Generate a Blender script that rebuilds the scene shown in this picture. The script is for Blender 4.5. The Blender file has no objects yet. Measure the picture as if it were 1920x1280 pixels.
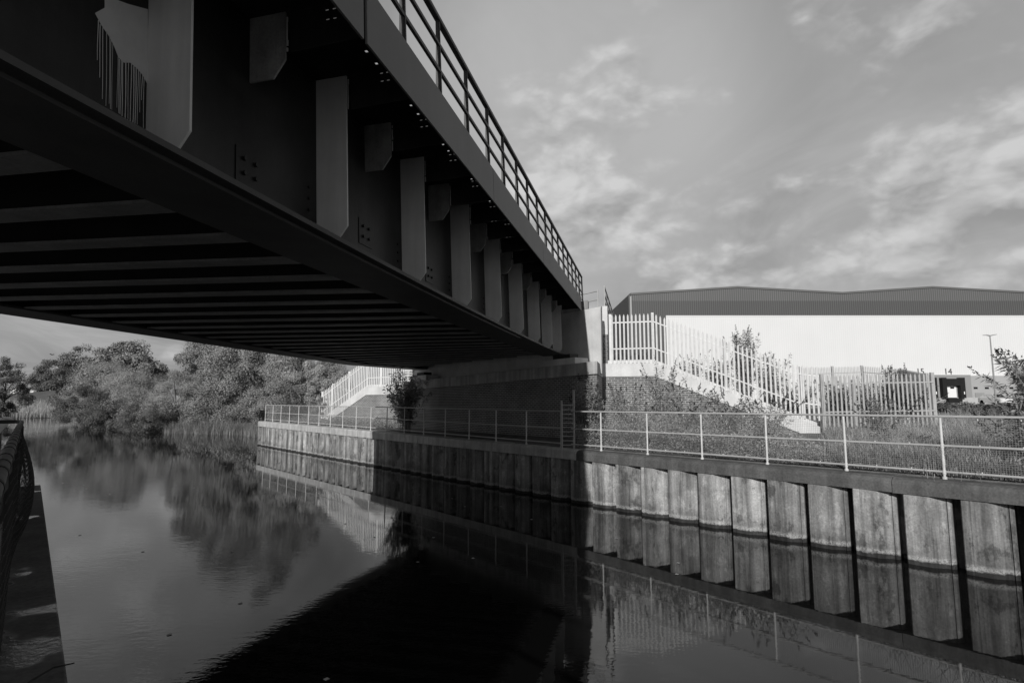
import bpy, bmesh, math, random
import numpy as np
from mathutils import Vector, Matrix

# ------------------------------------------------------------------ camera, world, sun
SC = bpy.context.scene
COL = SC.collection
R = math.radians
EZ = 2.79                                   # eye height above the water (water is z = 0)
PITCH = 6.2577

cam = bpy.data.cameras.new("Camera")
cam.sensor_width = 36.0
cam.lens = 1067.0 / 1920.0 * 36.0
cam.clip_start = 0.05
cam.clip_end = 4000
co = bpy.data.objects.new("Camera", cam)
co.location = (0, 0, EZ)
co.rotation_euler = (R(90 + PITCH), 0, 0)
COL.objects.link(co)
SC.camera = co

SC.view_settings.view_transform = 'Standard'
SC.view_settings.look = 'None'
SC.view_settings.gamma = 1.0
SC.view_settings.exposure = 0.0
SC.view_settings.use_curve_mapping = False

SUN_AZ, SUN_EL = 15.1, 20.0                 # azimuth the light travels towards, elevation
sun = bpy.data.lights.new("Sun", 'SUN')
sun.energy = 3.7
sun.angle = R(0.53)
sun.color = (1.0, 0.99, 0.97)
so = bpy.data.objects.new("Sun", sun)
sd = Vector((math.sin(R(SUN_AZ)) * math.cos(R(SUN_EL)), math.cos(R(SUN_AZ)) * math.cos(R(SUN_EL)), -math.sin(R(SUN_EL))))
so.rotation_euler = sd.to_track_quat('-Z', 'Y').to_euler()
so.location = (-20, -40, 40)
COL.objects.link(so)


class NT:
    """short hand for building node trees"""
    def __init__(self, tree):
        self.t = tree; self.n = tree.nodes; self.l = tree.links

    def node(self, kind, **kw):
        x = self.n.new(kind)
        for k, v in kw.items():
            setattr(x, k, v)
        return x

    def put(self, sock, v):
        if hasattr(v, 'is_linked'):
            self.l.new(v, sock)
        elif isinstance(v, (tuple, list)) and sock.type == 'RGBA' and len(v) == 3:
            sock.default_value = (*v, 1)
        else:
            sock.default_value = v

    def math(self, op, a, b=None, c=None, clamp=False):
        x = self.node('ShaderNodeMath', operation=op, use_clamp=clamp)
        for i, v in enumerate((a, b, c)):
            if v is not None:
                self.put(x.inputs[i], v)
        return x.outputs[0]

    def vmath(self, op, a, b=None, out=0):
        x = self.node('ShaderNodeVectorMath', operation=op)
        self.put(x.inputs[0], a)
        if b is not None:
            if op == 'SCALE':
                self.put(x.inputs[3], b)
            else:
                self.put(x.inputs[1], b)
        return x.outputs[out]

    def ramp(self, v, a, b, lo=0.0, hi=1.0, smooth=True):
        x = self.node('ShaderNodeMapRange', interpolation_type='SMOOTHSTEP' if smooth else 'LINEAR')
        self.put(x.inputs[0], v)
        for i, q in enumerate((a, b, lo, hi)):
            self.put(x.inputs[i + 1], q)
        return x.outputs[0]

    def noise(self, vec, scale, detail=4, rough=0.55, dist=0.0):
        x = self.node('ShaderNodeTexNoise')
        if vec is not None:
            self.l.new(vec, x.inputs['Vector'])
        x.inputs['Scale'].default_value = scale
        x.inputs['Detail'].default_value = detail
        x.inputs['Roughness'].default_value = rough
        x.inputs['Distortion'].default_value = dist
        return x.outputs[0]

    def mix(self, f, a, b):
        x = self.node('ShaderNodeMix', data_type='FLOAT')
        self.put(x.inputs[0], f); self.put(x.inputs[2], a); self.put(x.inputs[3], b)
        return x.outputs[0]

    def grey(self, v):
        x = self.node('ShaderNodeCombineColor')
        for i in range(3):
            self.put(x.inputs[i], v)
        return x.outputs[0]


def ray(px, py):
    a, b = px - 960.0, py - 640.0
    c, s = math.cos(R(PITCH)), math.sin(R(PITCH))
    return Vector((a, 1067 * c + b * s, 1067 * s - b * c)) / 1067.0


def build_world():
    w = bpy.data.worlds.new("World"); SC.world = w
    w.use_nodes = True
    w.cycles.sampling_method = 'MANUAL'; w.cycles.sample_map_resolution = 256
    T = NT(w.node_tree); T.n.clear()
    out = T.node('ShaderNodeOutputWorld'); bg = T.node('ShaderNodeBackground')
    sky = T.node('ShaderNodeTexSky', sky_type='NISHITA', sun_disc=False)
    sky.sun_elevation = R(SUN_EL); sky.sun_rotation = R(180 + SUN_AZ)
    sky.air_density = 1.0; sky.dust_density = 1.5; sky.ozone_density = 1.0
    bw = T.node('ShaderNodeRGBToBW'); T.l.new(sky.outputs[0], bw.inputs[0])
    base = bw.outputs[0]
    base = T.math('MINIMUM', base, 9.0)
    tc = T.node('ShaderNodeTexCoord'); d = tc.outputs['Generated']
    sep = T.node('ShaderNodeSeparateXYZ'); T.l.new(d, sep.inputs[0])
    zz = T.math('MAXIMUM', sep.outputs[2], 0.0)
    inv = T.math('DIVIDE', 1.0, T.math('ADD', zz, 0.16))
    cv = T.node('ShaderNodeCombineXYZ')
    T.l.new(T.math('MULTIPLY', sep.outputs[0], inv), cv.inputs[0])
    T.l.new(T.math('MULTIPLY', sep.outputs[1], inv), cv.inputs[1])
    pl = cv.outputs[0]

    def lobe(px, py, inner, outer):
        c = ray(px, py).normalized()
        dt = T.vmath('DOT_PRODUCT', d, tuple(c), out=1)
        return T.ramp(dt, math.cos(R(outer)), math.cos(R(inner)))
    def add(*a):
        r_ = a[0]
        for q in a[1:]:
            r_ = T.math('ADD', r_, q)
        return r_

    def amp(k, *l):
        return T.math('MULTIPLY', lobe(*l), k)

    # heaps of lumpy cloud: rounded cells within cells over a slow noise, flattened a little
    sc = T.vmath('MULTIPLY', d, (1.0, 1.0, 1.75))
    wn = T.node('ShaderNodeTexNoise'); T.l.new(sc, wn.inputs['Vector']); wn.inputs['Scale'].default_value = 9
    wn.inputs['Detail'].default_value = 3
    scw = T.vmath('ADD', sc, T.vmath('SCALE', T.vmath('SUBTRACT', wn.outputs['Color'], (0.5, 0.5, 0.5)), 0.055))

    def lumps(off, det=True):
        v_ = T.vmath('ADD', scw, off)
        vo = T.node('ShaderNodeTexVoronoi', feature='F1', normalize=True)
        T.l.new(v_, vo.inputs['Vector']); vo.inputs['Scale'].default_value = 5.6
        vo.inputs['Detail'].default_value = 3.0; vo.inputs['Roughness'].default_value = 0.52; vo.inputs['Lacunarity'].default_value = 2.3
        big = T.noise(v_, 2.9, 3, 0.5)
        fine = T.noise(v_, 14, 5, 0.6) if det else 0.5
        return add(T.math('MULTIPLY', T.math('SUBTRACT', 1.0, vo.outputs['Distance']), 0.55), T.math('MULTIPLY', big, 0.62), T.math('MULTIPLY', fine, 0.17), -0.445)
    puff = lumps((0.0, 0.0, 0.0))
    shade = T.math('SUBTRACT', puff, lumps((-0.012, 0.0, 0.036), False))
    bias = add(amp(.11, 1200, 280, 4, 12), amp(.11, 1080, 300, 4, 12), amp(.05, 1850, 60, 3, 14), amp(.05, 1060, 470, 3, 14), amp(.10, 1640, -30, 1, 9), amp(.10, 1330, 450, 3, 10),
               amp(.10, 1560, 440, 3, 11), amp(.10, 1860, 380, 2, 18), amp(-.12, 1400, 90, 3, 20), amp(.06, 0, 200, 5, 24),
               amp(-.05, 1500, 560, 1, 9))
    heap = T.ramp(T.math('ADD', puff, bias), 0.335, 0.515)
    # thin high veils
    st = T.vmath('MULTIPLY', pl, (1.5, 0.75, 1.0))
    streak = T.ramp(T.noise(st, 1.3, 5, 0.62, 0.8), 0.36, 0.70)
    bandv = T.vmath('MULTIPLY', d, (2.0, 2.0, 15.0))
    band = T.ramp(T.noise(bandv, 1.9, 4, 0.55, 0.3), 0.40, 0.66)
    band = T.math('MULTIPLY', band, T.ramp(sep.outputs[2], 0.30, 0.02))
    sunny = T.vmath('DOT_PRODUCT', d, tuple(-sd), out=1)
    v = add(T.math('MULTIPLY', base, 0.11), 0.35, amp(1.45, 1400, 300, 14, 46), amp(2.3, 985, 230, 6, 25), amp(1.35, 1850, 180, 5, 30), amp(2.2, 60, 150, 6, 27), amp(.5, 60, 640, 8, 30),
            T.math('MULTIPLY', T.ramp(sep.outputs[2], 0.32, 0.05), 0.75), T.math('MULTIPLY', T.ramp(sunny, 0.55, 0.98), 2.0))
    v = T.mix(T.math('MULTIPLY', streak, 0.50), v, 5.0)
    v = T.mix(T.math('MULTIPLY', band, 0.25), v, 3.5)
    heapcol = T.math('ADD', T.math('ADD', 2.7, T.math('MULTIPLY', v, .55)), T.math('MULTIPLY', shade, 30.0))
    heapcol = T.math('MAXIMUM', T.math('MINIMUM', heapcol, 7.2), 2.9)
    v = T.mix(T.math('MULTIPLY', heap, 0.66), v, heapcol)
    T.l.new(T.grey(v), bg.inputs[0])
    bg.inputs[1].default_value = 0.1
    T.l.new(bg.outputs[0], out.inputs[0])


build_world()

# ------------------------------------------------------------------ frames
def nrm(v): return Vector(v).normalized()
UW = nrm((-0.64458902, 0.76452926, 0.0))      # along the canal, away from the camera
NW = nrm((0.76452926, 0.64458902, 0.0))       # across the canal
D1 = nrm((0.22312048, 0.97436034, 0.02896863))  # along the bridge
RB = nrm((0.97419246, -0.22392617, 0.0283924))  # bridge right hand side
UB = RB.cross(D1).normalized()
OB = Vector((1.96657587, 21.55869052, 1.85409264 + EZ))
D1H = nrm((D1.x, D1.y, 0)); RBH = Vector((D1H.y, -D1H.x, 0))


def W(D, s, z):                                # canal frame; z above the water
    return NW * D + UW * s + Vector((0, 0, z))


def at(px, py, Y):                             # a place seen in direction (px,py) of the survey photo, Y metres ahead
    r = ray(px, py)
    return r * (Y / r.y) + Vector((0, 0, EZ))


# ------------------------------------------------------------------ materials (all grey: black and white photograph)
MATS = {}


def mat(name, base, var=0.25, scale=3.0, rough=0.7, bump=0.0, bscale=None, streak=0.0, fine=0.0, spec=0.3,
        metallic=0.0, extra=None, stretch=(1, 1, 1), island=0.0):
    if name in MATS:
        return MATS[name]
    m = bpy.data.materials.new(name); m.use_nodes = True
    T = NT(m.node_tree); T.n.clear()
    out = T.node('ShaderNodeOutputMaterial'); p = T.node('ShaderNodeBsdfPrincipled')
    T.l.new(p.outputs[0], out.inputs[0])
    tc = T.node('ShaderNodeTexCoord'); geo = T.node('ShaderNodeNewGeometry')
    pos = geo.outputs['Position']
    v = T.vmath('MULTIPLY', pos, stretch)
    f = T.noise(v, scale, 6, 0.6)
    k = T.ramp(f, 0.25, 0.75, 1 - var, 1 + var, smooth=False)
    if fine:
        k = T.math('MULTIPLY', k, T.ramp(T.noise(pos, scale * 14, 4, 0.6), 0.25, 0.75, 1 - fine, 1 + fine, smooth=False))
    if streak:
        sv = T.vmath('MULTIPLY', pos, (1, 1, 0.06))
        k = T.math('MULTIPLY', k, T.ramp(T.noise(sv, scale * 2.2, 6, 0.65), 0.30, 0.72, 1 - streak, 1 + streak * 0.6))
    if island:
        k = T.math('MULTIPLY', k, T.ramp(geo.outputs['Random Per Island'], 0, 1, 1 - island, 1 + island, smooth=False))
    val = T.math('MULTIPLY', k, base)
    if extra:
        val = extra(T, pos, val, p)
    T.l.new(T.grey(val), p.inputs['Base Color'])
    p.inputs['Roughness'].default_value = rough
    p.inputs['Metallic'].default_value = metallic
    p.inputs['Specular IOR Level'].default_value = spec
    if bump:
        b = T.node('ShaderNodeBump'); b.inputs['Strength'].default_value = bump; b.inputs['Distance'].default_value = 0.02
        T.l.new(T.noise(v, bscale or scale * 8, 5, 0.6), b.inputs['Height'])
        T.l.new(b.outputs[0], p.inputs['Normal'])
    MATS[name] = m
    return m


def brick_mat(name, base, mortar, dirx, course=0.075, length=0.225):
    """bricks laid in the vertical plane whose horizontal direction is dirx"""
    m = bpy.data.materials.new(name); m.use_nodes = True
    T = NT(m.node_tree); T.n.clear()
    out = T.node('ShaderNodeOutputMaterial'); p = T.node('ShaderNodeBsdfPrincipled')
    T.l.new(p.outputs[0], out.inputs[0])
    geo = T.node('ShaderNodeNewGeometry'); pos = geo.outputs['Position']
    cx = T.vmath('DOT_PRODUCT', pos, tuple(dirx), out=1)
    sep = T.node('ShaderNodeSeparateXYZ'); T.l.new(pos, sep.inputs[0])
    cv = T.node('ShaderNodeCombineXYZ'); T.l.new(cx, cv.inputs[0]); T.l.new(sep.outputs[2], cv.inputs[1])
    br = T.node('ShaderNodeTexBrick'); T.l.new(cv.outputs[0], br.inputs['Vector'])
    br.inputs['Color1'].default_value = (base * .75,) * 3 + (1,)
    br.inputs['Color2'].default_value = (base * 1.25,) * 3 + (1,)
    br.inputs['Mortar'].default_value = (mortar,) * 3 + (1,)
    br.inputs['Scale'].default_value = 1.0
    br.inputs['Mortar Size'].default_value = 0.013
    br.inputs['Mortar Smooth'].default_value = 0.2
    br.inputs['Brick Width'].default_value = length
    br.inputs['Row Height'].default_value = course
    bw = T.node('ShaderNodeRGBToBW'); T.l.new(br.outputs[0], bw.inputs[0])
    k = T.ramp(T.noise(pos, 1.3, 6, 0.6), 0.25, 0.75, 0.7, 1.3, smooth=False)
    k2 = T.ramp(T.noise(pos, 30, 3, 0.6), 0.25, 0.75, 0.8, 1.2, smooth=False)
    T.l.new(T.grey(T.math('MULTIPLY', T.math('MULTIPLY', bw.outputs[0], k), k2)), p.inputs['Base Color'])
    p.inputs['Roughness'].default_value = 0.85
    b = T.node('ShaderNodeBump'); b.inputs['Strength'].default_value = 0.5; b.inputs['Distance'].default_value = 0.01
    b.invert = True
    T.l.new(br.outputs['Fac'], b.inputs['Height']); T.l.new(b.outputs[0], p.inputs['Normal'])
    return m


def tide(T, pos, val, p):                      # crusted white line and wet dark foot at the water's edge, dark blotches
    sep = T.node('ShaderNodeSeparateXYZ'); T.l.new(pos, sep.inputs[0])
    z = T.math('ADD', sep.outputs[2], T.math('MULTIPLY', T.math('SUBTRACT', T.noise(pos, 7, 4, .6), 0.5), 0.09))
    crust = T.math('MULTIPLY', T.ramp(z, 0.075, 0.10), T.ramp(z, 0.19, 0.12))
    crust = T.math('MULTIPLY', crust, T.ramp(T.noise(pos, 30, 3, .7), 0.38, 0.55))
    wet = T.ramp(z, 0.06, 0.085)
    damp = T.ramp(T.math('ADD', z, T.math('MULTIPLY', T.noise(T.vmath('MULTIPLY', pos, (1, 1, .35)), 3.0, 4, .6), .5)), 0.35, 0.75, .68, 1.0)
    blot = T.ramp(T.noise(T.vmath('MULTIPLY', pos, (1, 1, .6)), 2.6, 6, .68), 0.55, 0.62, 1.0, 0.50)
    speck = T.ramp(T.noise(pos, 22, 3, .6), 0.66, 0.72, 1.0, 0.6)
    run = T.ramp(T.noise(T.vmath('MULTIPLY', pos, (1, 1, .03)), 13, 3, .6), 0.60, 0.70, 1.0, 0.6)
    val = T.math('MULTIPLY', T.math('MULTIPLY', val, blot), T.math('MULTIPLY', speck, damp))
    oi_ = T.node('ShaderNodeObjectInfo')
    val = T.math('MULTIPLY', val, T.math('MULTIPLY', run, T.ramp(oi_.outputs['Random'], 0, 1, .78, 1.2, smooth=False)))
    mott = T.ramp(T.noise(T.vmath('MULTIPLY', pos, (1, 1, .7)), 5.5, 6, .7), .52, .66, 1.0, 1.45)
    val = T.math('MULTIPLY', val, mott)
    val = T.math('MULTIPLY', val, T.math('MAXIMUM', wet, 0.18))
    return T.math('ADD', val, T.math('MULTIPLY', crust, 0.16))


def ribs(T, pos, val, p):                      # profiled sheet cladding
    sep = T.node('ShaderNodeSeparateXYZ'); T.l.new(pos, sep.inputs[0])
    w = T.math('PINGPONG', T.math('ADD', sep.outputs[0], sep.outputs[1]), 0.17)
    return T.math('MULTIPLY', val, T.ramp(w, 0.02, 0.06, 0.93, 1.0))


def ribs_dark(T, pos, val, p):
    sep = T.node('ShaderNodeSeparateXYZ'); T.l.new(pos, sep.inputs[0])
    w = T.math('PINGPONG', T.math('ADD', sep.outputs[0], sep.outputs[1]), 0.17)
    return T.math('MULTIPLY', val, T.ramp(w, 0.03, 0.10, 1.38, 0.86))


M_WEB = mat('girder_paint_shaded', 0.028, .75, .75, .5, .15, 20, streak=.35)  # same paint as the stiffeners, shade put into the colour; blotches are stains
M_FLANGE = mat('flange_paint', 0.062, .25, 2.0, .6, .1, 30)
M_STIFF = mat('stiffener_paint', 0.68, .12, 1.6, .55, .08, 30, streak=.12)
M_BRACK = mat('shaded_bracket_paint', 0.28, .35, 3.5, .6, .1, 30, streak=.2, fine=.2)  # stiffener paint again, the deck overhang's shade put into a darker colour
M_FASCIA = mat('fascia_paint', 0.16, .10, .9, .5, .03, 20, streak=.06)
M_RAILB = mat('parapet_paint', 0.05, .15, 2, .45)
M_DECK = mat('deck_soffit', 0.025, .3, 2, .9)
M_BEAM = mat('beam_paint', 0.21, .3, 2.5, .6, .1, 20, fine=.2)
M_SPLASH = mat('splashed_paint', 0.66, .1, 6, .5)
M_BRIGHT = mat('slit_light_strip', 0.6, .2, 9, .6)  # pale colour stands in for light in the rib slits; bolts share it
M_BOLT = mat('bolt_steel', 0.02, .1, 9, .5)
M_CONC = mat('pale_concrete', 0.60, .16, 1.4, .85, .15, 18, streak=.07, fine=.06)
M_CONCD = mat('stained_concrete', 0.42, .25, 1.6, .85, .2, 18, streak=.35, fine=.1)
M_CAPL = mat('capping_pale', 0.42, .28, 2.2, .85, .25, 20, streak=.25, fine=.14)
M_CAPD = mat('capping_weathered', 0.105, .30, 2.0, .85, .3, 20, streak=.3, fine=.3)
M_PILE = mat('sheet_pile_steel', 0.27, .42, 2.0, .75, .35, 25, streak=.62, fine=.25, extra=tide)
M_GALV = mat('galvanised', 0.40, .15, 4, .45, .05, 40, metallic=0.0, fine=.1)
M_GALVW = mat('galvanised_bright', 0.66, .12, 5, .45, .03, 40, fine=.08)
M_POST = mat('galvanised_post', 0.56, .15, 5, .45, .03, 40, fine=.1)
M_WIRE = mat('mesh_wire', 0.25, .1, 8, .5)
M_NEARRAIL = mat('near_rail_paint', 0.09, .35, 9, .5, .2, 40, fine=.3)
M_NEARWIRE = mat('near_wire', 0.025, .2, 9, .6)
M_BRICK = brick_mat('abutment_brick', 0.12, 0.36, UW)
WDIR = nrm((0.970, -0.242, 0)); LDIR = nrm((-0.8, 0.6, 0))
M_BRICKW = brick_mat('wing_brick', 0.115, 0.36, WDIR, .083, .25)
M_BRICKL = brick_mat('far_wing_brick', 0.14, 0.36, LDIR)
M_PATHX = None
M_BRICKP = brick_mat('pier_brick', 0.125, 0.26, D1H)
M_WHITE = mat('white_cladding', 0.675, .03, .12, .6, streak=.02, extra=ribs)
M_BAND = mat('grey_cladding', 0.078, .05, .1, .6, extra=ribs_dark)
M_BAND2 = mat('grey_gable_cladding', 0.108, .05, .1, .6, extra=ribs_dark)
M_TRIM = mat('roof_trim', 0.12, .05, .4, .6)
M_DOCK = mat('dock_panel', 0.27, .06, .3, .6)
M_DOCK2 = mat('loading_panel_pale', 0.36, .06, .3, .6)
M_BLACK = mat('dock_rubber', 0.012, .2, 3, .8)
M_DOOR = mat('dock_door', 0.78, .03, .6, .5)
M_PLINTH = mat('plinth_concrete', 0.42, .1, 1, .8)
M_GLASS = mat('dark_glass', 0.015, .1, 1, .1, spec=.5)
M_CAR = mat('car_paint', 0.65, .02, 1, .25, spec=.5)
M_TYRE = mat('tyre', 0.02, .1, 4, .8)
M_BARK = mat('bark', 0.09, .35, 8, .9, .4, 30)
M_TWIG = mat('twig', 0.30, .2, 8, .9)
M_SOIL = mat('bank_soil', 0.13, .45, 2.5, .95, .5, 12, fine=.4)
M_NEARCAP = mat('near_capping', 0.10, .5, 1.7, .55, .25, 16, fine=.35)
M_PATH = mat('path', 0.16, .25, 2, .9, .3, 20, fine=.2)
M_TILE = mat('roof_tiles', 0.035, .2, 2, .8)
M_WHITEW = mat('white_render', 0.75, .05, 1, .7)
M_FEATHER = mat('feathers', 0.03, .1, 9, .8)
M_NUM = mat('number_paint', 0.04, .05, 3, .6)
M_DEBRIS = mat('floating_leaf', 0.45, .3, 9, .7)


def leafmat(name, base, island=.36, var=.25, scale=.6, rough=.55, trans=.25):
    m = bpy.data.materials.new(name); m.use_nodes = True
    T = NT(m.node_tree); T.n.clear()
    out = T.node('ShaderNodeOutputMaterial'); p = T.node('ShaderNodeBsdfPrincipled')
    geo = T.node('ShaderNodeNewGeometry')
    k = T.ramp(geo.outputs['Random Per Island'], 0, 1, 1 - island, 1 + island, smooth=False)
    k = T.math('MULTIPLY', k, T.ramp(T.noise(geo.outputs['Position'], scale, 3, .5), .3, .7, 1 - var, 1 + var, smooth=False))
    g = T.grey(T.math('MULTIPLY', k, base))
    T.l.new(g, p.inputs['Base Color']); p.inputs['Roughness'].default_value = rough
    p.inputs['Specular IOR Level'].default_value = .3
    tr = T.node('ShaderNodeBsdfTranslucent'); T.l.new(g, tr.inputs[0])
    mx = T.node('ShaderNodeMixShader'); mx.inputs[0].default_value = trans
    T.l.new(p.outputs[0], mx.inputs[1]); T.l.new(tr.outputs[0], mx.inputs[2])
    T.l.new(mx.outputs[0], out.inputs[0])
    return m


L_TREE = leafmat('leaves_tree', 0.235, trans=.1)
L_TREED = leafmat('leaves_dark', 0.12, trans=.1)
L_WILLOW = leafmat('leaves_willow', 0.32, trans=.12)
L_BUDD = leafmat('leaves_buddleia', 0.27)
L_BUDDD = leafmat('leaves_buddleia_dark', 0.15)
L_GROUND = leafmat('leaves_ground', 0.31, var=.4, scale=1.5)
L_HEDGE = leafmat('leaves_hedge', 0.14, var=.35, scale=.9)
L_REED = leafmat('reed', 0.24, island=.4)
L_REEDB = leafmat('reed_pale', 0.42, island=.35)
L_GRASS = leafmat('grass_blades', 0.30, island=.4, var=.55, scale=.55)
L_SPIKE = leafmat('flower_spike', 0.035)


def water_mat():
    m = bpy.data.materials.new('river_water'); m.use_nodes = True
    T = NT(m.node_tree); T.n.clear()
    out = T.node('ShaderNodeOutputMaterial'); p = T.node('ShaderNodeBsdfPrincipled')
    T.l.new(p.outputs[0], out.inputs[0])
    p.inputs['Base Color'].default_value = (.006, .006, .006, 1)
    p.inputs['Roughness'].default_value = 0.015
    p.inputs['IOR'].default_value = 1.45
    p.inputs['Specular IOR Level'].default_value = 0.5
    geo = T.node('ShaderNodeNewGeometry'); pos = geo.outputs['Position']
    # slack water by the far wall, more ruffled open water to the left
    along = T.vmath('DOT_PRODUCT', pos, tuple(NW), out=1)
    calm = T.ramp(along, 9.0, 3.0, 0.16, 1.0)
    patch = T.ramp(T.noise(T.vmath('MULTIPLY', pos, (1, .5, 1)), .16, 3, .5), .38, .62, .35, 1.0)
    amp = T.math('MULTIPLY', calm, patch)
    n1 = T.noise(T.vmath('MULTIPLY', pos, (.8, 1.5, 1)), 9.0, 3, .5)
    n2 = T.noise(T.vmath('MULTIPLY', pos, (1, 1.6, 1)), 1.6, 3, .5)
    h = T.math('ADD', T.math('MULTIPLY', n1, .014), T.math('MULTIPLY', n2, .022))
    b = T.node('ShaderNodeBump'); b.inputs['Strength'].default_value = 0.5; b.inputs['Distance'].default_value = 0.20
    T.l.new(T.math('MULTIPLY', h, amp), b.inputs['Height'])
    T.l.new(b.outputs[0], p.inputs['Normal'])
    return m


M_WATER = water_mat()


# ------------------------------------------------------------------ mesh helpers
class MB:
    def __init__(self):
        self.v = []; self.f = []

    def add(self, vs, fs):
        o = len(self.v); self.v += [tuple(x) for x in vs]
        self.f += [tuple(i + o for i in f) for f in fs]
        return self

    def hexa(self, p):                          # 8 points: bottom ring 0-3, top ring 4-7
        return self.add(p, [(3, 2, 1, 0), (4, 5, 6, 7), (0, 1, 5, 4), (1, 2, 6, 5), (2, 3, 7, 6), (3, 0, 4, 7)])

    def box(self, a, b):
        (x0, y0, z0), (x1, y1, z1) = a, b
        return self.hexa([(x0, y0, z0), (x1, y0, z0), (x1, y1, z0), (x0, y1, z0), (x0, y0, z1), (x1, y0, z1), (x1, y1, z1), (x0, y1, z1)])

    def obox(self, o, ax, ay, az, a, b):        # box in a frame
        (x0, y0, z0), (x1, y1, z1) = a, b
        P = lambda x, y, z: o + ax * x + ay * y + az * z
        return self.hexa([P(x0, y0, z0), P(x1, y0, z0), P(x1, y1, z0), P(x0, y1, z0), P(x0, y0, z1), P(x1, y0, z1), P(x1, y1, z1), P(x0, y1, z1)])

    def prism(self, pts, ex):                   # polygon extruded by a vector
        n = len(pts); ex = Vector(ex); q = [Vector(p) for p in pts]
        return self.add(q + [p + ex for p in q], [tuple(range(n - 1, -1, -1)), tuple(range(n, 2 * n))] + [(i, (i + 1) % n, n + (i + 1) % n, n + i) for i in range(n)])

    def tube(self, pts, rad, seg=8, cap=True):
        pts = [Vector(p) for p in pts]; n = len(pts)
        rs = rad if isinstance(rad, (list, tuple)) else [rad] * n
        vs = []; fs = []; up = None
        for i, p in enumerate(pts):
            d = (pts[min(i + 1, n - 1)] - pts[max(i - 1, 0)]).normalized()
            if up is None:
                up = Vector((0, 0, 1)) if abs(d.z) < .9 else Vector((1, 0, 0))
            a = d.cross(up)
            if a.length < 1e-4: a = d.orthogonal()
            a.normalize(); b = a.cross(d).normalized(); up = b
            for k in range(seg):
                t = 2 * math.pi * k / seg
                vs.append(p + (a * math.cos(t) + b * math.sin(t)) * rs[i])
        for i in range(n - 1):
            for k in range(seg):
                fs.append((i * seg + k, i * seg + (k + 1) % seg, (i + 1) * seg + (k + 1) % seg, (i + 1) * seg + k))
        if cap:
            fs.append(tuple(range(seg - 1, -1, -1))); fs.append(tuple((n - 1) * seg + k for k in range(seg)))
        return self.add(vs, fs)

    def mesh(self, name):
        me = bpy.data.meshes.new(name); me.from_pydata(self.v, [], self.f); me.validate(); me.update()
        bm = bmesh.new(); bm.from_mesh(me); bmesh.ops.recalc_face_normals(bm, faces=bm.faces); bm.to_mesh(me); bm.free()
        return me


def tag(o, label=None, cat=None, group=None, kind=None):
    if label: o['label'] = label
    if cat: o['category'] = cat
    if group: o['group'] = group
    if kind: o['kind'] = kind
    return o


def empty(name, loc, label, cat, group=None):
    o = bpy.data.objects.new(name, None); COL.objects.link(o)
    o.location = loc; o.empty_display_size = .3
    return tag(o, label, cat, group)


def obj(name, mb, m, parent=None, off=None, smooth=False, bevel=0.0):
    """mesh object; with off the mesh is given in world metres and moved so that off is its origin"""
    me = mb.mesh(name) if isinstance(mb, MB) else mb
    if off is not None:
        me.transform(Matrix.Translation(-Vector(off)))
    me.materials.append(m)
    if smooth:
        for p in me.polygons: p.use_smooth = True
    o = bpy.data.objects.new(name, me); COL.objects.link(o)
    if parent is not None: o.parent = parent
    elif off is not None: o.location = off
    if bevel:
        b = o.modifiers.new('bevel', 'BEVEL'); b.width = bevel; b.segments = 2; b.limit_method = 'ANGLE'
    return o


def dup(o, parent=None, loc=None, rotz=None):
    c = o.copy(); COL.objects.link(c)
    if parent is not None: c.parent = parent
    if loc is not None: c.location = loc
    if rotz is not None: c.rotation_euler = (0, 0, rotz)
    return c


def quads(name, V, m, parent=None, off=None, k=4):
    """V: (n,k,3) array of separate polygons"""
    n = len(V)
    if off is not None: V = V - np.array(off)[None, None, :]
    me = bpy.data.meshes.new(name)
    me.vertices.add(n * k); me.loops.add(n * k); me.polygons.add(n)
    me.vertices.foreach_set('co', V.reshape(-1).astype(np.float32))
    me.loops.foreach_set('vertex_index', np.arange(n * k, dtype=np.int32))
    me.polygons.foreach_set('loop_start', np.arange(0, n * k, k, dtype=np.int32))
    me.polygons.foreach_set('loop_total', np.full(n, k, dtype=np.int32))
    me.update(); me.materials.append(m)
    o = bpy.data.objects.new(name, me); COL.objects.link(o)
    if parent is not None: o.parent = parent
    elif off is not None: o.location = off
    return o


def unit(a): return a / np.maximum(np.linalg.norm(a, axis=-1, keepdims=True), 1e-9)


def leafset(P, N, length, width, rng, along=None, droop=0.0):
    """diamond leaves at P, roughly facing N"""
    n = len(P)
    N = unit(N)
    a = rng.normal(size=(n, 3)) if along is None else along + rng.normal(size=(n, 3)) * .35
    a = a - N * np.sum(a * N, axis=1, keepdims=True)
    a = unit(a); a[:, 2] -= droop; a = unit(a)
    b = unit(np.cross(N, a))
    L = (length * rng.uniform(.6, 1.3, (n, 1))); Wd = width * rng.uniform(.7, 1.25, (n, 1))
    return np.stack([P, P + a * L * .45 + b * Wd * .5, P + a * L, P + a * L * .45 - b * Wd * .5], axis=1)


# ------------------------------------------------------------------ the setting: water, ground
wb = MB(); wb.add([(-900, -300, 0), (900, -300, 0), (900, 900, 0), (-900, 900, 0)], [(0, 1, 2, 3)])
tag(obj('river', wb, M_WATER), 'calm dark river water reflecting sky and bridge', None, None, 'structure')


def lerp_list(x, xs, ys): return float(np.interp(x, xs, ys))


BANK_S = [-80, 40.9, 41.3, 47, 55, 62, 77, 100, 138, 150, 400]
BANK_D = [12.42, 12.42, 13.2, 15.2, 15.6, 11.5, 6.6, 5.4, 3.6, 3.0, 3.0]
W0 = Vector((3.56, 22.4, 0))                     # corner where the right wing wall starts
L0 = Vector((-5.2, 31.5, 0))                     # corner where the left wing wall starts


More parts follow.
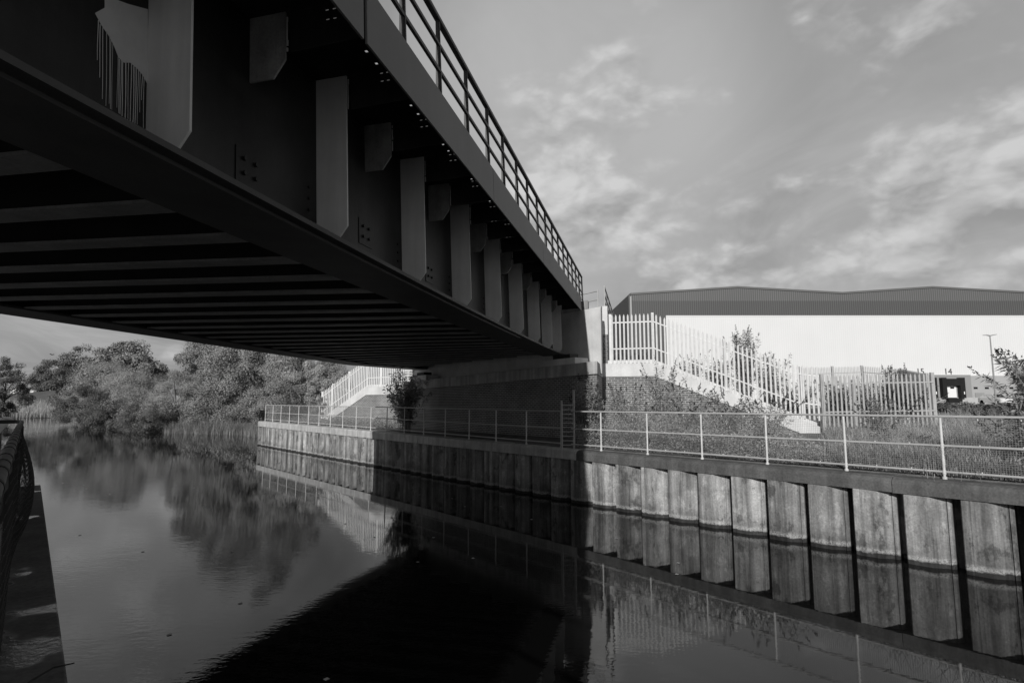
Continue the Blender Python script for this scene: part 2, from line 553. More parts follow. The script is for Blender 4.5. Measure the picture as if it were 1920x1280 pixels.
def right_ground(D, s):
    """height above the water of the land behind the far wall"""
    p = W(D, s, 0)
    off = D - lerp_list(s, BANK_S, BANK_D)
    if s < 41:
        z = lerp_list(off, [0, 6, 12, 18, 24, 40, 60], [1.50, 1.65, 1.85, 2.02, 2.15, 2.55, 2.65])
        if s > 27: z = min(z, lerp_list(off, [0, 3, 30], [1.55, 1.6, 1.9]))
    else:
        z = lerp_list(off, [0, .6, 3, 30], [-.25, .25, .9, 1.6])
    # fill behind the two wing walls and under the approach road
    q = p - W0
    a, b = q.dot(WDIR), q.dot(Vector((-WDIR.y, WDIR.x, 0)))
    if b > 0.5 and a > -3:
        top = 1.573 + EZ - .1 - .4226 * max(0, a - 2.2)
        z = max(z, top * min(1, (b - .5) / .6) + z * (1 - min(1, (b - .5) / .6)))
    q = p - L0
    a, b = q.dot(LDIR), q.dot(Vector((LDIR.y, -LDIR.x, 0)))
    if b > 0.5 and a > -1:
        top = 1.0 + EZ - .1 - .33 * max(0, a - 4.4)
        z = max(z, top * min(1, (b - .5) / .6) + z * (1 - min(1, (b - .5) / .6)))
    q = p - OB
    rr, tt = q.dot(RBH), q.dot(D1H)
    if -9 < rr < .3 and D > 17.4:
        z = max(z, 5.6)
    return z


def ground_grid(name, ss, offs, zf, dfun, m, label):
    vs = []; fs = []
    n = len(offs)
    for s in ss:
        db = dfun(s)
        for o in offs:
            D = db + o
            vs.append(W(D, s, zf(D, s, o)))
    for i in range(len(ss) - 1):
        for j in range(n - 1):
            fs.append((i * n + j, i * n + j + 1, (i + 1) * n + j + 1, (i + 1) * n + j))
    mb = MB(); mb.add(vs, fs)
    o = obj(name, mb, m, smooth=True)
    return tag(o, label, None, None, 'structure')


ss = list(np.arange(-70, 0, 5)) + list(np.arange(0, 60, .6)) + list(np.arange(60, 160, 4)) + [200, 300, 420]
offs = [-.04, 0, .3, .8, 1.5, 2.2, 3] + list(np.arange(3.5, 16, .5)) + [17, 19, 22, 26, 32, 40, 60, 90, 140, 250, 500]
ground_grid('ground', ss, offs, lambda D, s, o: (-.6 if (o < 0) else right_ground(D, s)), lambda s: lerp_list(s, BANK_S, BANK_D), M_SOIL,
            'rough grassy ground on the far bank behind the canal wall')
ss2 = [-90, -60, -40, -30, -25, -20, -15, -10, -5, -2, 0, 3, 6, 9, 12.2, 12.5, 16, 25, 40, 70, 110, 140]
offs2 = [.04, 0, -.5, -1.5, -3, -5, -8, -12, -20, -40, -90, -200]


def near_z(D, s, o):
    if o > 0: return -.6
    z = 1.42 if s < 12.4 else lerp_list(o, [-3, -.6, 0], [1.2, .4, .05])
    p = W(D, s, 0) - OB; rr, tt = p.dot(RBH), p.dot(D1H)
    e_ = -38 - .75 * rr
    if tt < e_ and -11 < rr < 1: z = max(z, min(5.2, 1.4 + (e_ - tt) * 2.2))
    return z


ground_grid('near_bank', ss2, offs2, near_z, lambda s: -.12 if s < 12.4 else -2.0, mat('towpath', .36, .2, 1.5, .9, .3, 20, fine=.2), 'near bank under the bridge end')
ss3 = [146, 149, 152, 158, 166, 176, 188, 200, 230, 300, 420]
offs3 = [-140, -90, -60, -40, -25, -12, -4, 0, 3]
ground_grid('meadow', ss3, offs3, lambda D, s, o: lerp_list(s, [146, 149, 158, 176, 195, 230], [-.5, .25, 1.2, 3.6, 5.6, 6.3]) + (.8 * math.sin(D * .21) * min(1, (s - 146) / 20)),
            lambda s: 3.2, mat('meadow_grass', .11, .35, .3, .95, .4, 3, fine=.35), 'rising grass meadow where the river bends away')

# ------------------------------------------------------------------ steel bridge (local frame: x right, y along, z up)
def sof(t): return .00085 * min(20, max(-20, t)) ** 2 if t < 0 else 0.0
def far(t): return min(.62, max(0.0, -.037 * t))


bridge = empty('steel_girder_bridge', OB, 'dark painted steel plate girder bridge with stiffeners and parapet spanning the canal', 'bridge')
bm_ = Matrix((( RB.x, D1.x, UB.x, OB.x), (RB.y, D1.y, UB.y, OB.y), (RB.z, D1.z, UB.z, OB.z), (0, 0, 0, 1)))
bridge.matrix_world = bm_
TS = [-41.5] + list(np.arange(-41, .01, 1.0)) + [.35]
TSF = [-35] + list(np.arange(-34, 7.1, 1.0)) + [7.3]


def strip(x0, x1, zlo, zhi, ts=TS):
    mb = MB()
    vs = []; fs = []
    for t in ts:
        a, b = zlo(t), zhi(t)
        vs += [(x0, t, a), (x1, t, a), (x1, t, b), (x0, t, b)]
    n = len(ts)
    for i in range(n - 1):
        for k in range(4):
            fs.append((4 * i + k, 4 * i + (k + 1) % 4, 4 * i + 4 + (k + 1) % 4, 4 * i + 4 + k))
    fs += [(0, 1, 2, 3), tuple(4 * (n - 1) + k for k in (3, 2, 1, 0))]
    return mb.add(vs, fs)


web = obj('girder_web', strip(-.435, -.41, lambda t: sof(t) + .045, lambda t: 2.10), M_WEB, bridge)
fl = obj('bottom_flange', strip(-.84, 0, lambda t: sof(t), lambda t: sof(t) + .045), M_FLANGE, bridge)
obj('flange_doubler', strip(-.78, -.10, lambda t: sof(t) - .03, lambda t: sof(t) - .001, [t for t in TS if t < -7] + [-7.4]), M_FLANGE, fl)
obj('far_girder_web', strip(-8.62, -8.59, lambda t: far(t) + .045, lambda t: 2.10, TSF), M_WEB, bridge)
obj('far_bottom_flange', strip(-9.0, -8.2, lambda t: far(t), lambda t: far(t) + .045, TSF), M_FLANGE, bridge)
obj('deck_slab', MB().prism([(-9.6, -34.1, 2.11), (.10, -41.5, 2.11), (.10, .5, 2.11), (-9.6, 7.95, 2.11)], (0, 0, .13)), M_DECK, bridge)

LONG = [-41.3, -39.3, -37.2, -35.1, -33.0, -31.0, -28.9, -26.8, -24.7, -22.6, -20.45, -18.33, -16.2, -14.0, -11.8, -9.55, -7.2, -4.75, -2.35, 0.0]
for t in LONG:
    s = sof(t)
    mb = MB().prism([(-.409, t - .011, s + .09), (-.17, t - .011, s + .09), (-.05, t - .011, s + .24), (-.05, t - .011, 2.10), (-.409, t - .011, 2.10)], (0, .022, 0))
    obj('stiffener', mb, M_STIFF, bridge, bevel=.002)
SHORT = [(LONG[i] + LONG[i + 1]) / 2 for i in range(len(LONG) - 1)]
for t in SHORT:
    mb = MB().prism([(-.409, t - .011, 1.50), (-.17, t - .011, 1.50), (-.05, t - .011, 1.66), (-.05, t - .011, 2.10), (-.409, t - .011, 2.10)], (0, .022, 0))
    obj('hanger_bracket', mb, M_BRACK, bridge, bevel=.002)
rng = random.Random(3)
for t in LONG + SHORT:
    mb = MB().prism([(.0, t - .008, 1.72), (.715, t - .008, 1.74), (.715, t - .008, 2.09), (.0, t - .008, 2.09)], (0, .016, 0))
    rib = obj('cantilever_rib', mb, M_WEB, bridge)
    if t > -19:
        mb = MB(); z = 1.72
        while z < 2.02:
            h = rng.uniform(.03, .09)
            mb.box((-.030, t - .020, z), (-.018 + rng.uniform(-.004, .004), t - .012, min(z + h, 2.05)))
            z += h + rng.choice([.0, .0, .004, .02])
        obj('slit_light_strip', mb, M_BRIGHT, rib)  # added pale pieces, imitate the bright slit beside the stiffener by colour
# thin edge plate with pairs of drainage slots
mb = MB(); t = -21.0
mb.box((.10, -41.5, 2.100), (.715, -21.0, 2.106))
k = 0
while t < -10.5:
    step = (.22, .22, .68)[k % 3]
    mb.box((.10, t, 2.100), (.715, t + step - .036, 2.106))
    a, b = t + step - .036, t + step
    for x0, x1 in ((.10, .34), (.370, .408), (.438, .715)):
        mb.box((x0, a, 2.100), (x1, b, 2.106))
    t += step; k += 1
mb.box((.10, t, 2.100), (.715, .5, 2.106))
obj('edge_plate', mb, M_DECK, bridge)
# fascia panels with open joints
J = [-39.6, -35.1, -30.6, -26.1, -21.7, -17.31, -13.05, -8.45, -3.7, .18]
for i in range(len(J) - 1):
    g0 = .03 if abs(J[i] + 17.31) < .01 else .008
    g1 = .03 if abs(J[i + 1] + 17.31) < .01 else .008
    obj('fascia_panel', MB().box((.717, J[i] + g0, 1.66), (.74, J[i + 1] - g1, 2.20)), M_FASCIA, bridge, bevel=.003)
obj('fascia_flange', MB().box((.60, -39.6, 2.195), (.736, .18, 2.205)), M_RAILB, bridge)
# parapet railing
PT = [-21.9 - 1.1 * k for k in range(15, 0, -1)] + [-21.9, -20.8, -19.7, -18.6, -17.5, -16.44, -15.4, -14.31, -13.22, -12.2, -11.1, -10.05, -8.92, -7.8, -6.7, -5.6, -4.5, -3.4, -2.3, -1.2, -.1, 1.0]
pm = MB().prism([(-.045, -.009, 0), (.03, -.009, 0), (.022, -.009, .93), (-.022, -.009, .93)], (0, .018, 0)).box((-.02, -.032, 0), (.012, .032, .93))
p0 = None
for t in PT:
    if p0 is None:
        p0 = obj('parapet_post', pm, M_RAILB, bridge); p0.location = (.71, t, 2.19)
    else:
        dup(p0, bridge, (.71, t, 2.19))
for z, hw in ((2.475, .02), (2.80, .02)):
    obj('parapet_rail', MB().box((.70, -38.5, z - hw), (.735, 1.0, z + hw)), M_RAILB, bridge)
obj('top_rail', MB().box((.675, -38.5, 3.10), (.745, 1.03, 3.155)), M_RAILB, bridge, bevel=.01)
obj('end_bar', MB().box((.69, 1.02, 1.9), (.735, 1.06, 3.12)), M_RAILB, bridge)
# cross beams under the deck
for kx in range(-22, 28):
    t = -17.715 + .9 * kx
    xs = -.842 if t < -.5 else -.842 - (t + .5) / .75
    if xs < -7.2: continue
    xl = -8.198 if t > -33 else -8.198 + (-33 - t) / .75
    if xl > -1.5: continue
    zl = far(t) + .03; zr = sof(t) + (zl - sof(t)) * (-.842 - xs) / 7.4
    mb = MB()
    def bar(hw, lo, hi):
        x0, x1 = xs, xl
        mb.hexa([(x0, t - hw, zr + lo), (x0, t + hw, zr + lo), (x1, t + hw, zl + lo), (x1, t - hw, zl + lo), (x0, t - hw, hi(zr)), (x0, t + hw, hi(zr)), (x1, t + hw, hi(zl)), (x1, t - hw, hi(zl))])
    bar(.135, .002, lambda z: z + .03)
    cb = obj('cross_beam', mb, M_BEAM, bridge)
    mb = MB(); bar(.010, .031, lambda z: 2.108)
    obj('beam_web', mb, M_DECK, cb)  # dark deck colour on the web puts the bays' shade into colour
# bolted splice plates on the web
def bpt(px, py, x):
    r = ray(px, py); rl = bm_.to_3x3().transposed() @ r
    o = bm_.inverted() @ Vector((0, 0, EZ))
    k = (x - o.x) / rl.x
    return o + rl * k
for px, py in ((468, 316), (686, 436), (806, 511), (872, 553)):
    c = bpt(px, py, -.40)
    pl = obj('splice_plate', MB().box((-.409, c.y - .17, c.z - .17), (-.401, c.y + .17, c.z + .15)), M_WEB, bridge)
    for a in (-.075, .075):
        for b in (-.07, .06):
            bb = MB().tube([(-.401, c.y + a, c.z + b), (-.378, c.y + a, c.z + b)], .02, 6)
            obj('bolt', bb, M_BOLT, pl)
# lines of bolts up the web just before the long stiffeners
for t in LONG[12:17]:
    for k in range(5):
        mb = MB().tube([(-.409, t - .16, sof(t) + .16 + k * .12), (-.392, t - .16, sof(t) + .16 + k * .12)], .016, 6)
        obj('bolt', mb, M_BOLT, web)
# paint splashed on the web beside the first stiffener, run down in drips
outline = [(196, 0), (196, 15), (178, 25), (190, 48), (204, 68), (214, 88), (222, 108), (232, 118), (244, 118), (256, 128), (268, 142), (277, 160), (277, 18), (262, 14), (240, 8), (218, 0)]
pts = [bpt(x, y, -.4075) for x, y in outline]
mb = MB().prism(pts, (.002, 0, 0))
def rag(p0, p1, n, amp, sd):
    rr = random.Random(sd); return [(p0[0] + (p1[0] - p0[0]) * i / n, p0[1] + (p1[1] - p0[1]) * i / n + rr.uniform(-amp, amp)) for i in range(n + 1)]
drips = [(184, 42, 163), (188, 50, 196), (193, 56, 194), (200, 62, 199), (206, 66, 203), (208, 75, 205), (211, 85, 206), (221, 105, 210), (224, 115, 213), (227, 117, 215), (230, 117, 218), (236, 117, 222), (241, 118, 225), (246, 124, 228), (251, 128, 231), (255, 130, 232), (259, 136, 234), (263, 140, 236), (267, 142, 238), (270, 150, 240)]
rr = random.Random(5)
for x, y0, y1 in drips:
    w = rr.uniform(.3, 1.0); y1 = y1 - rr.choice([0, 0, 0, 8, 25, 50]); n_ = 5; ph_ = rr.uniform(0, 6)
    for q in range(n_):
        f0, f1 = q / n_, (q + 1) / n_
        xa = x - 1.8 * f0 + .5 * math.sin(ph_ + 4 * f0); xb = x - 1.8 * f1 + .5 * math.sin(ph_ + 4 * f1)
        ya, yb = y0 - 4 + (y1 - y0 + 4) * f0, y0 - 4 + (y1 - y0 + 4) * f1
        wa, wb = w * (1 - .45 * f0), w * (1 - .45 * f1)
        mb.prism([bpt(xa - wa, ya, -.4075), bpt(xa + wa, ya, -.4075), bpt(xb + wb, yb, -.4075), bpt(xb - wb, yb, -.4075)], (.002, 0, 0))
obj('paint_splash', mb, M_SPLASH, web)

# ------------------------------------------------------------------ abutment
ab = W(15, 20, 1.5)
abut = empty('bridge_abutment', ab, 'brick bridge abutment in shade with pale concrete bearing shelf on top', 'abutment')


def wallbox(D0, D1_, sa, sb, za0, za1, zb0, zb1):
    """slab along the canal, heights given at both ends (a: right, b: left)"""
    return MB().hexa([W(D0, sa, za0), W(D1_, sa, za0), W(D1_, sb, zb0), W(D0, sb, zb0), W(D0, sa, za1), W(D1_, sa, za1), W(D1_, sb, zb1), W(D0, sb, zb1)])


S_R, S_L = 13.15, 26.55
ZR0, ZR1, ZL0, ZL1 = 1.03 + EZ, 1.48 + EZ, .70 + EZ, 1.14 + EZ
# brick face; its right hand side is cut parallel with the bridge
c0, c1 = W(15.02, S_R + .08, 0), W(15.02, S_L - .05, 0)
mb = MB().hexa([c0 + Vector((0, 0, .9)), c0 + D1H * 3 + Vector((0, 0, .9)), c1 + D1H * 3 + Vector((0, 0, .9)), c1 + Vector((0, 0, .9)),
                c0 + Vector((0, 0, ZR0)), c0 + D1H * 3 + Vector((0, 0, ZR0)), c1 + D1H * 3 + Vector((0, 0, ZL0)), c1 + Vector((0, 0, ZL0))])
obj('brick_face', mb, M_BRICK, abut, ab)
a0, a1 = W(14.95, S_R, 0), W(14.95, S_L, 0)
mb = MB()
for f0, f1 in ((0, .93), (.931, 1)):
    p0_, p1_ = a0.lerp(a1, f0), a0.lerp(a1, f1)
    lo0, lo1 = ZR0 + (ZL0 - ZR0) * f0, ZR0 + (ZL0 - ZR0) * f1
    hi0, hi1 = ZR1 + (ZL1 - ZR1) * f0, ZR1 + (ZL1 - ZR1) * f1
    z = lambda v: Vector((0, 0, v))
    mb.hexa([p0_ + z(lo0 + .003), p0_ + D1H * 3 + z(lo0 + .003), p1_ + D1H * 3 + z(lo1 + .003), p1_ + z(lo1 + .003), p0_ + z(hi0), p0_ + D1H * 3 + z(hi0), p1_ + D1H * 3 + z(hi1), p1_ + z(hi1)])
obj('bearing_shelf', mb, M_CONCD, abut, ab, bevel=.015)
for s0, s1, h in ((14.35, 16.05, .24), (24.6, 26.1, .26)):
    f = (s0 - S_R) / (S_L - S_R); zt = ZR1 + (ZL1 - ZR1) * f
    obj('bearing_plinth', wallbox(15.1, 15.8, s0, s1, zt - .05, zt + h, zt - .07, zt + h - .02), M_CONC, abut, ab, bevel=.01)
    obj('bearing', wallbox(15.2, 15.65, s0 + .35, s1 - .45, zt + h, zt + h + .16, zt + h, zt + h + .14), M_BOLT, abut, ab)
SB_R = 13.86; SB_L = 28.35
e0, e1 = W(16.0, SB_R, 0), W(16.0, SB_L, 0); zv = lambda v: Vector((0, 0, v))
mb = MB().hexa([e0 + zv(3.9), e0 + D1H * .6 + zv(3.9), e1 + D1H * .6 + zv(3.5), e1 + zv(3.5), e0 + zv(3.60 + EZ), e0 + D1H * .6 + zv(3.60 + EZ), e1 + D1H * .6 + zv(3.30 + EZ), e1 + zv(3.30 + EZ)])
obj('end_wall', mb, M_CONC, abut, ab, bevel=.01)
u0, u1 = W(16.05, 14.55, 0), W(16.05, SB_L, 0)
obj('curtain_wall', MB().hexa([u0 + zv(3.601 + EZ), u0 + D1H * .5 + zv(3.601 + EZ), u1 + D1H * .5 + zv(3.301 + EZ), u1 + zv(3.301 + EZ), u0 + zv(3.95 + EZ), u0 + D1H * .5 + zv(3.95 + EZ), u1 + D1H * .5 + zv(3.75 + EZ), u1 + zv(3.75 + EZ)]), M_CONCD, abut, ab)
for k in range(6):
    b = MB().tube([W(15.985, 16.02 - k * .06, 3.24 + EZ - k * .30), W(16.0, 16.02 - k * .06, 3.24 + EZ - k * .30)], .022, 8)
    obj('bolt', b, M_BRIGHT, abut, ab)

# small handrail on the end wall and railing along the approach parapet
hr = W(16.2, 14.16, 3.6 + EZ)
h = empty('end_wall_handrail', hr, 'small two bar galvanised handrail on top of the abutment end wall', 'handrail')
obj('post', MB().tube([W(16.2, 14.16, 3.58 + EZ), W(16.2, 14.16, 4.30 + EZ)], .028, 8), M_GALV, h, hr)
for zz, ds in ((4.26, .0), (3.93, .0)):
    obj('rail', MB().tube([W(16.2, 14.16, zz + EZ), W(16.2, 15.2, zz + EZ - .02)], .026, 8), M_GALV, h, hr)

# approach parapet: pier of brick and concrete at the corner, wall running back
pw = W0 + Vector((0, 0, 1.57 + EZ))
par = empty('approach_parapet', pw, 'brick and concrete parapet pier at the end of the white palisade', 'parapet')
fx, fy, fz = WDIR, Vector((-WDIR.y, WDIR.x, 0)), Vector((0, 0, 1))
obj('brick_pier', MB().obox(W0, fx, fy, fz, (.02, 0.02, 1.57 + EZ), (.21, .35, 2.72 + EZ)), M_BRICKW, par, pw)
obj('concrete_pier', MB().obox(W0, fx, fy, fz, (.0, 0.0, 2.723 + EZ), (.235, .38, 3.87 + EZ)), M_CONC, par, pw, bevel=.01)
mb = MB().obox(W0, RBH, D1H, fz, (.0, .40, 1.2 + EZ), (.21, 9, 3.80 + EZ))
obj('side_wall', mb, M_CONCD, par, pw, bevel=.01)
ar0 = W0 + RBH * .1 + D1H * .1 + Vector((0, 0, 3.87 + EZ))
ar = empty('approach_railing', ar0, 'dark railing running back along the approach parapet', 'railing')
for k in range(6):
    q = W0 + RBH * .12 + D1H * (.15 + k * 1.6) + Vector((0, 0, 3.86 + EZ if k == 0 else 3.79 + EZ))
    obj('post', MB().tube([q, q + Vector((0, 0, .85))], .03, 8), M_GALV, ar, ar0)
for zz in (4.08, 4.36, 4.70):
    q = W0 + RBH * .12 + D1H * .15 + Vector((0, 0, zz + EZ)); obj('rail', MB().tube([q, q + D1H * 8.2], .028, 8), M_GALV, ar, ar0)


# ------------------------------------------------------------------ wing walls
def wing(name, label, p0, dr, fl_len, total, ztop, drop, band, mbrick, thick=.35):
    base = p0 + Vector((0, 0, 1.4))
    e = empty(name, base, label, 'wing wall')
    back = Vector((-dr.y, dr.x, 0))
    if back.y < 0: back = -back
    ze = ztop - drop
    P = lambda t, z, o=0: p0 + dr * t + back * o + Vector((0, 0, z))
    mb = MB().prism([P(0, .9, .02), P(total, .9, .02), P(total, ze - band, .02), P(fl_len, ztop - band, .02), P(0, ztop - band, .02)], back * thick)
    obj('brickwork', mb, mbrick, e, base)
    mb = MB().prism([P(0, ztop - band + .003, -.03), P(fl_len, ztop - band + .003, -.03), P(total + .05, ze - band + .003, -.03), P(total + .05, ze, -.03), P(fl_len, ztop, -.03), P(0, ztop, -.03)], back * (thick + .06))
    obj('coping', mb, M_CONC, e, base, bevel=.012)
    mb = MB().prism([P(0, ztop - .02, .12), P(fl_len, ztop - .02, .12), P(total, ze - .02, .12), P(total, ze + .14, .12), P(fl_len, ztop + .14, .12), P(0, ztop + .14, .12)], back * .2)
    obj('upstand', mb, M_CONC, e, base)
    return e


wing('wing_wall', 'sunlit brick wing wall with sloping pale concrete coping beside overgrown path', W0, WDIR, 1.98, 7.62, 1.573 + EZ, 2.38, .52, M_BRICKW)
wing('wing_wall', 'small distant brick wing wall with sloping coping seen under the bridge', L0, LDIR, 4.37, 9.0, 1.0 + EZ, 2.1, .47, M_BRICKL)


# ------------------------------------------------------------------ palisade fences
def pale_mesh(h):
    w = .034
    prof = lambda z: [(-w, .018, z), (-w * .45, 0, z), (0, -.008, z), (w * .45, 0, z), (w, .018, z)]
    mb = MB(); vs = prof(0) + prof(h - .09)
    vs += [(-.012, .010, h - .02), (0, 0, h), (.012, .010, h - .02)]
    fs = [(i, i + 1, 6 + i, 5 + i) for i in range(4)] + [(5, 6, 10), (6, 7, 11, 10), (7, 8, 12, 11), (8, 9, 12)]
    mb.add(vs, fs)
    back = [(x, y + .004, z) for x, y, z in vs]
    mb.add(back, [tuple(reversed(f)) for f in fs])
    return mb


def palisade(name, label, path, height, group, m=M_GALVW, posts=None, spacing=.155, rails=(.28, .82), postw=.05):
    """path: list of points at pale foot level"""
    base = Vector(path[0]); e = empty(name, base, label, 'palisade fence', group)
    src = None; acc = 0.0
    for i in range(len(path) - 1):
        a, b = Vector(path[i]), Vector(path[i + 1]); d = b - a; dh = Vector((d.x, d.y, 0)); L = dh.length; dh.normalize()
        back = Vector((-dh.y, dh.x, 0))
        if back.y < 0: back = -back
        rz = math.atan2(dh.y, dh.x)
        if (Matrix.Rotation(rz, 3, 'Z') @ Vector((0, 1, 0))).dot(back) < 0: rz += math.pi
        t = acc
        while t < L - .03:
            p = a + d * (t / L) - base
            if src is None:
                src = obj('pale', pale_mesh(height), m, e); src.location = p; src.rotation_euler = (0, 0, rz)
            else: dup(src, e, p, rz)
            t += spacing
        acc = t - L
        for r_ in rails:
            o = back * .022 + Vector((0, 0, height * r_))
            mb = MB().prism([a + o, a + o + back * .035, a + o + back * .035 + Vector((0, 0, .045)), a + o + Vector((0, 0, .045))], d)
            obj('rail', mb, m, e, base)
    for p in (posts or []):
        p = Vector(p); b = p - Vector((0, 0, .35))
        obj('post', MB().obox(Vector((p.x, p.y, 0)), Vector((1, 0, 0)), Vector((0, 1, 0)), fz, (-postw, .055, b.z), (postw, .055 + postw * 1.4, p.z + height + .03)), m, e, base)
    return e


PALG = 'galvanised palisade fence runs by the bridge'
ph = 1.93
wp = lambda t, z: W0 + WDIR * t + Vector((WDIR.y * -.0, 0, 0)) + Vector((0, 0, z))
zt = 1.573 + EZ + .02
slope = 2.38 / (7.62 - 1.98)
fo = Vector((.242, .970, 0)) * .06
endp = wp(7.62, zt - 2.38 + .25) + fo
pth = [wp(.40, zt) + fo, wp(1.98, zt) + fo, wp(6.9, zt - slope * (6.9 - 1.98) + .0) + fo, wp(7.75, zt - 2.2) + fo]
palisade('palisade_fence', 'white palisade fence stepping down the sloping coping of the near wing wall', pth, ph, PALG,
         posts=[wp(.34, zt) + fo, wp(1.98, zt) + fo, wp(4.6, zt - slope * 2.62) + fo, wp(7.2, zt - slope * 5.2) + fo])
z2 = -.84 + EZ
pB = Vector((11.25, 20.6, z2)); pC = Vector((15.15, 20.45, z2 + .06))
palisade('palisade_fence', 'level grey palisade run standing in grass right of the sloping fence', [pB, pC], 1.88, PALG, m=M_GALV,
         posts=[pB, Vector((12.35, 20.55, z2 - .2)), pC], postw=.06)
q1 = at(1505, 688, 33.0); q2 = at(1562, 687, 34.5); q3 = at(1617, 685.6, 36.0); q4 = at(1684, 690, 33.0); q5 = at(1740, 700, 27.0)
palisade('palisade_fence', 'farther palisade run behind the level fence with tops just showing above it', [q - Vector((0, 0, 2.4)) for q in (q1, q2, q3, q4, q5)], 2.4, PALG, m=M_GALV,
         posts=[q2 - Vector((0, 0, 2.4)), q3 - Vector((0, 0, 2.4)), q5 - Vector((0, 0, 2.4))], postw=.07)
zl = 1.0 + EZ + .03
lp = lambda t, z: L0 + LDIR * t + Vector((.6, .8, 0)) * .08 + Vector((0, 0, z))
sl = 2.1 / (9.0 - 4.37)
palisade('palisade_fence', 'distant pale palisade fence on the wing wall seen beneath the bridge', [lp(.35, zl), lp(4.37, zl), lp(8.9, zl - sl * 4.53)], 1.78, PALG, m=M_GALVW,
         posts=[lp(.4, zl), lp(3.2, zl), lp(4.37, zl), lp(6.2, zl - sl * 1.83), lp(7.8, zl - sl * 3.43), lp(8.9, zl - sl * 4.53)], postw=.05)

# ------------------------------------------------------------------ canal wall of sheet piles with concrete capping
def captop(s): return lerp_list(s, [0, 12, 23, 41], [1.48, 1.48, 1.55, 1.63])
def capbot(s): return lerp_list(s, [0, 12, 23, 41], [1.20, 1.20, 1.225, 1.28])


cw = W(12.0, 20, 0)
cwall = empty('canal_wall', cw, 'steel sheet pile canal wall with stained concrete capping along the far bank', 'canal wall')
P = .82
# profile of one pile seen from above: (distance towards the camera side, depth)
prof = [(0.0, 12.035), (.015, 12.02), (.10, 12.015), (.36, 12.03), (.40, 12.05), (.56, 12.175), (.585, 12.18), (.592, 12.205), (.605, 12.175), (.655, 12.235), (.66, 12.40), (.80, 12.40), (.815, 12.06), (.82, 12.035)]
vs = []; fs = []
zs = [-1.2, 1.26]
for z in zs:
    for sg, D in prof: vs.append(NW * (D - 12) - UW * sg + Vector((0, 0, z)))
n = len(prof)
fs = [(i, i + 1, n + i + 1, n + i) for i in range(n - 1)]
pile_me = MB().add(vs, fs)
s = 3.29 + P * 46
src = None
while s > -5:
    loc = W(12, s + .16, 0) - cw
    if s + .16 < 40.95:
        if src is None:
            src = obj('sheet_pile', pile_me, M_PILE, cwall); src.location = loc
        else: dup(src, cwall, loc + NW * random.Random(int(s * 100)).uniform(-.012, .012), random.Random(int(s * 70)).uniform(-.012, .012))
    s -= P
obj('end_pile', MB().hexa([W(12.02, 40.98, -1), W(14, 40.98, -1), W(14, 41.05, -1), W(12.02, 41.05, -1), W(12.02, 40.98, 1.27), W(14, 40.98, 1.27), W(14, 41.05, 1.27), W(12.02, 41.05, 1.27)]), M_PILE, cwall, cw)


def capping(sa, sb, m, rnd, name='capping'):
    n = max(2, int(abs(sb - sa) / 1.2)); rg = random.Random(int(sa * 10))
    sect = [(12.0, 0, 0), (12.0, 1, -.05 - rnd), (12.02 + rnd * .4, 1, -.02 - rnd * .3), (12.06 + rnd, 1, 0), (12.55, 1, .005), (12.55, 0, 0)]
    vs = []; fs = []
    for i in range(n + 1):
        s = sa + (sb - sa) * i / n
        jd = rg.uniform(-.006, .006) if m is M_CAPD else 0; jz = rg.uniform(-.008, .008) if m is M_CAPD else 0
        for D, top, dz in sect:
            vs.append(W(D + jd, s, (captop(s) + dz + jz) if top else capbot(s) + jz))
    k = len(sect)
    for i in range(n):
        for j in range(k):
            fs.append((i * k + j, i * k + (j + 1) % k, (i + 1) * k + (j + 1) % k, (i + 1) * k + j))
    fs += [tuple(range(k)), tuple(n * k + j for j in reversed(range(k)))]
    obj(name, MB().add(vs, fs), m, cwall, cw, bevel=.006)


capping(-6, 3.6, M_CAPD, .05); capping(3.61, 11.4, M_CAPD, .05); capping(11.42, 20.1, M_CAPL, .0); capping(20.13, 24.0, M_CAPL, 0); capping(24.02, 32.5, M_CAPL, 0); capping(32.53, 41.06, M_CAPL, 0)


